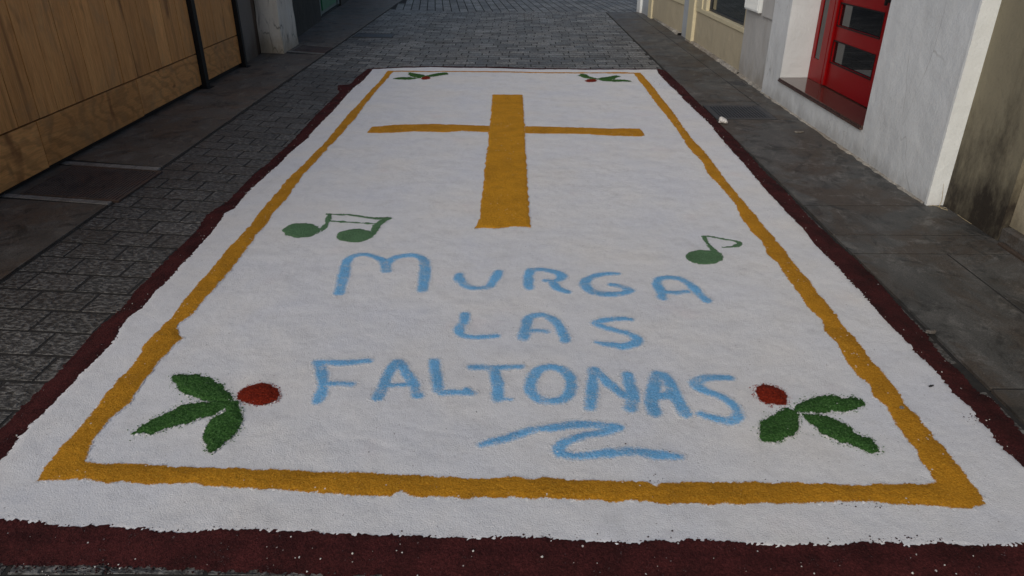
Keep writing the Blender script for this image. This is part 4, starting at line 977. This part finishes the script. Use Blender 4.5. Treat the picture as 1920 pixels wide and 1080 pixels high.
words = [("MURGA", "top line of blue salt lettering, the word MURGA"), ("LAS", "middle line of blue salt lettering, the word LAS"), ("FALTONAS", "bottom line of blue salt lettering, the word FALTONAS")]
for w, (txt, lab) in enumerate(words):
    ls = [l for l in LETTERS if l[1] == w]
    t = thing("salt_word", lab, "lettering", mid([p for l in ls for s in l[2] for p in s]), "blue words on the salt carpet")
    for ch, _, st_ in ls:
        o = strokes_part("letter", st_, M['blue'], t, cell=0.005, hgt=0.0012, off=0.0008, edge=0.012, soft=0.014, spread=0.016, grow=0.0035, fuzz=0.003, ragged=(0.004, 0.045), lump=0.0006)
        o["label"] = "letter " + ch
t = strokes_part("flourish", FLOURISH, M['blue'], None, cell=0.005, hgt=0.0012, off=0.0008, edge=0.012, soft=0.014, spread=0.016, grow=0.0035, fuzz=0.003, ragged=(0.004, 0.045), lump=0.0006)
tag(t, "blue salt zigzag flourish drawn under the bottom word", "flourish")

# ------------------------------------------------------------------ small litter
def lump_mesh(name, loc, size, mat, label, cat, sub=2, seed=1):
    bm = bmesh.new(); bmesh.ops.create_icosphere(bm, subdivisions=sub, radius=1.0)
    r = random.Random(seed)
    for v in bm.verts:
        k = 1 + 0.35 * vnoise(np.array([v.co.x + v.co.z]), np.array([v.co.y + seed]), 0.6, seed)[0] + r.uniform(-.12, .12)
        v.co = Vector((v.co.x * size[0] * k, v.co.y * size[1] * k, max(v.co.z, -0.5) * size[2] * k))
    me = bpy.data.meshes.new(name); bm.to_mesh(me); bm.free()
    o = link_mesh(name, me, mat)
    o.location = loc
    return tag(o, label, cat)
lump_mesh("paper_scrap", (1.845, 6.46, 0.030), (0.040, 0.055, 0.030), M['white_grain'], "crumpled white scrap on the kerb edge beside the drain grate", "litter", 3, 2)
lump_mesh("plaster_chip", (2.42, 6.13, 0.016), (0.045, 0.022, 0.008), M['plinth'], "pale flat chip lying on the pavement below the red door", "litter", 2, 4)
lump_mesh("stone_flake", (1.80, 2.715, 0.022), (0.020, 0.014, 0.010), M['edging'], "thin grey flake on the maroon border by the kerb", "litter", 2, 5)
lump_mesh("pebble", (1.405, 2.150, 0.031), (0.008, 0.0065, 0.005), M['plinth'], "pale pebble on the golden frame near the right hand leaf sprig", "pebble", 2, 6)
t = thing("dead_bee", "dark crumpled dead insect on the white salt outside the golden frame", "insect", (1.585, 2.293, 0.025))
for dx_, s in ((-0.007, .0045), (0.000, .006), (0.009, .004)):
    bm = bmesh.new(); bmesh.ops.create_icosphere(bm, subdivisions=2, radius=1.0)
    for v in bm.verts: v.co = Vector((v.co.x * s + 1.585 + dx_, v.co.y * s * .8 + 2.293 + dx_ * .4, v.co.z * s * .7 + 0.029))
    me = bpy.data.meshes.new("body_segment"); bm.to_mesh(me); bm.free()
    link_mesh("body_segment", me, M['black_shade'], t)

def tube(path, r0, r1, n=5):
    m = MB(); prev = None
    P_ = [Vector(p) for p in path]
    for i, p in enumerate(P_):
        a = (P_[min(i + 1, len(P_) - 1)] - P_[max(i - 1, 0)]).normalized()
        s = a.cross(Vector((0.3, 0.8, 0.1))).normalized(); q = a.cross(s)
        r = r0 + (r1 - r0) * i / (len(P_) - 1)
        n0 = len(m.v)
        for k in range(n):
            v = p + (s * math.cos(6.283 * k / n) + q * math.sin(6.283 * k / n)) * r
            m.v.append(tuple(v)); m.t.append(.5)
        if prev is not None:
            for k in range(n): m.f.append((prev + k, prev + (k + 1) % n, n0 + (k + 1) % n, n0 + k))
        prev = n0
    return m
t = thing("dry_grass", "dry straw stalk growing at the foot of the white house corner", "weed", (2.66, 4.30, 0.0))
tube([(2.665, 4.30, 0.012), (2.668, 4.295, 0.06), (2.655, 4.29, 0.12), (2.645, 4.285, 0.17)], 0.0025, 0.001).build("stalk", M['straw'], t)
tube([(2.665, 4.30, 0.015), (2.65, 4.25, 0.022), (2.68, 4.23, 0.018), (2.69, 4.27, 0.02), (2.655, 4.29, 0.016)], 0.0018, 0.0012).build("blade", M['straw'], t)
tube([(2.665, 4.30, 0.015), (2.63, 4.31, 0.020), (2.60, 4.30, 0.016)], 0.0018, 0.0012).build("blade", M['straw'], t)
s = tube([(2.70, 4.15, 0.018), (2.69, 4.08, 0.022), (2.70, 4.00, 0.017)], 0.0022, 0.0015).build("straw", M['straw'])
tag(s, "bit of pale straw on the slab along the brown wall", "straw")
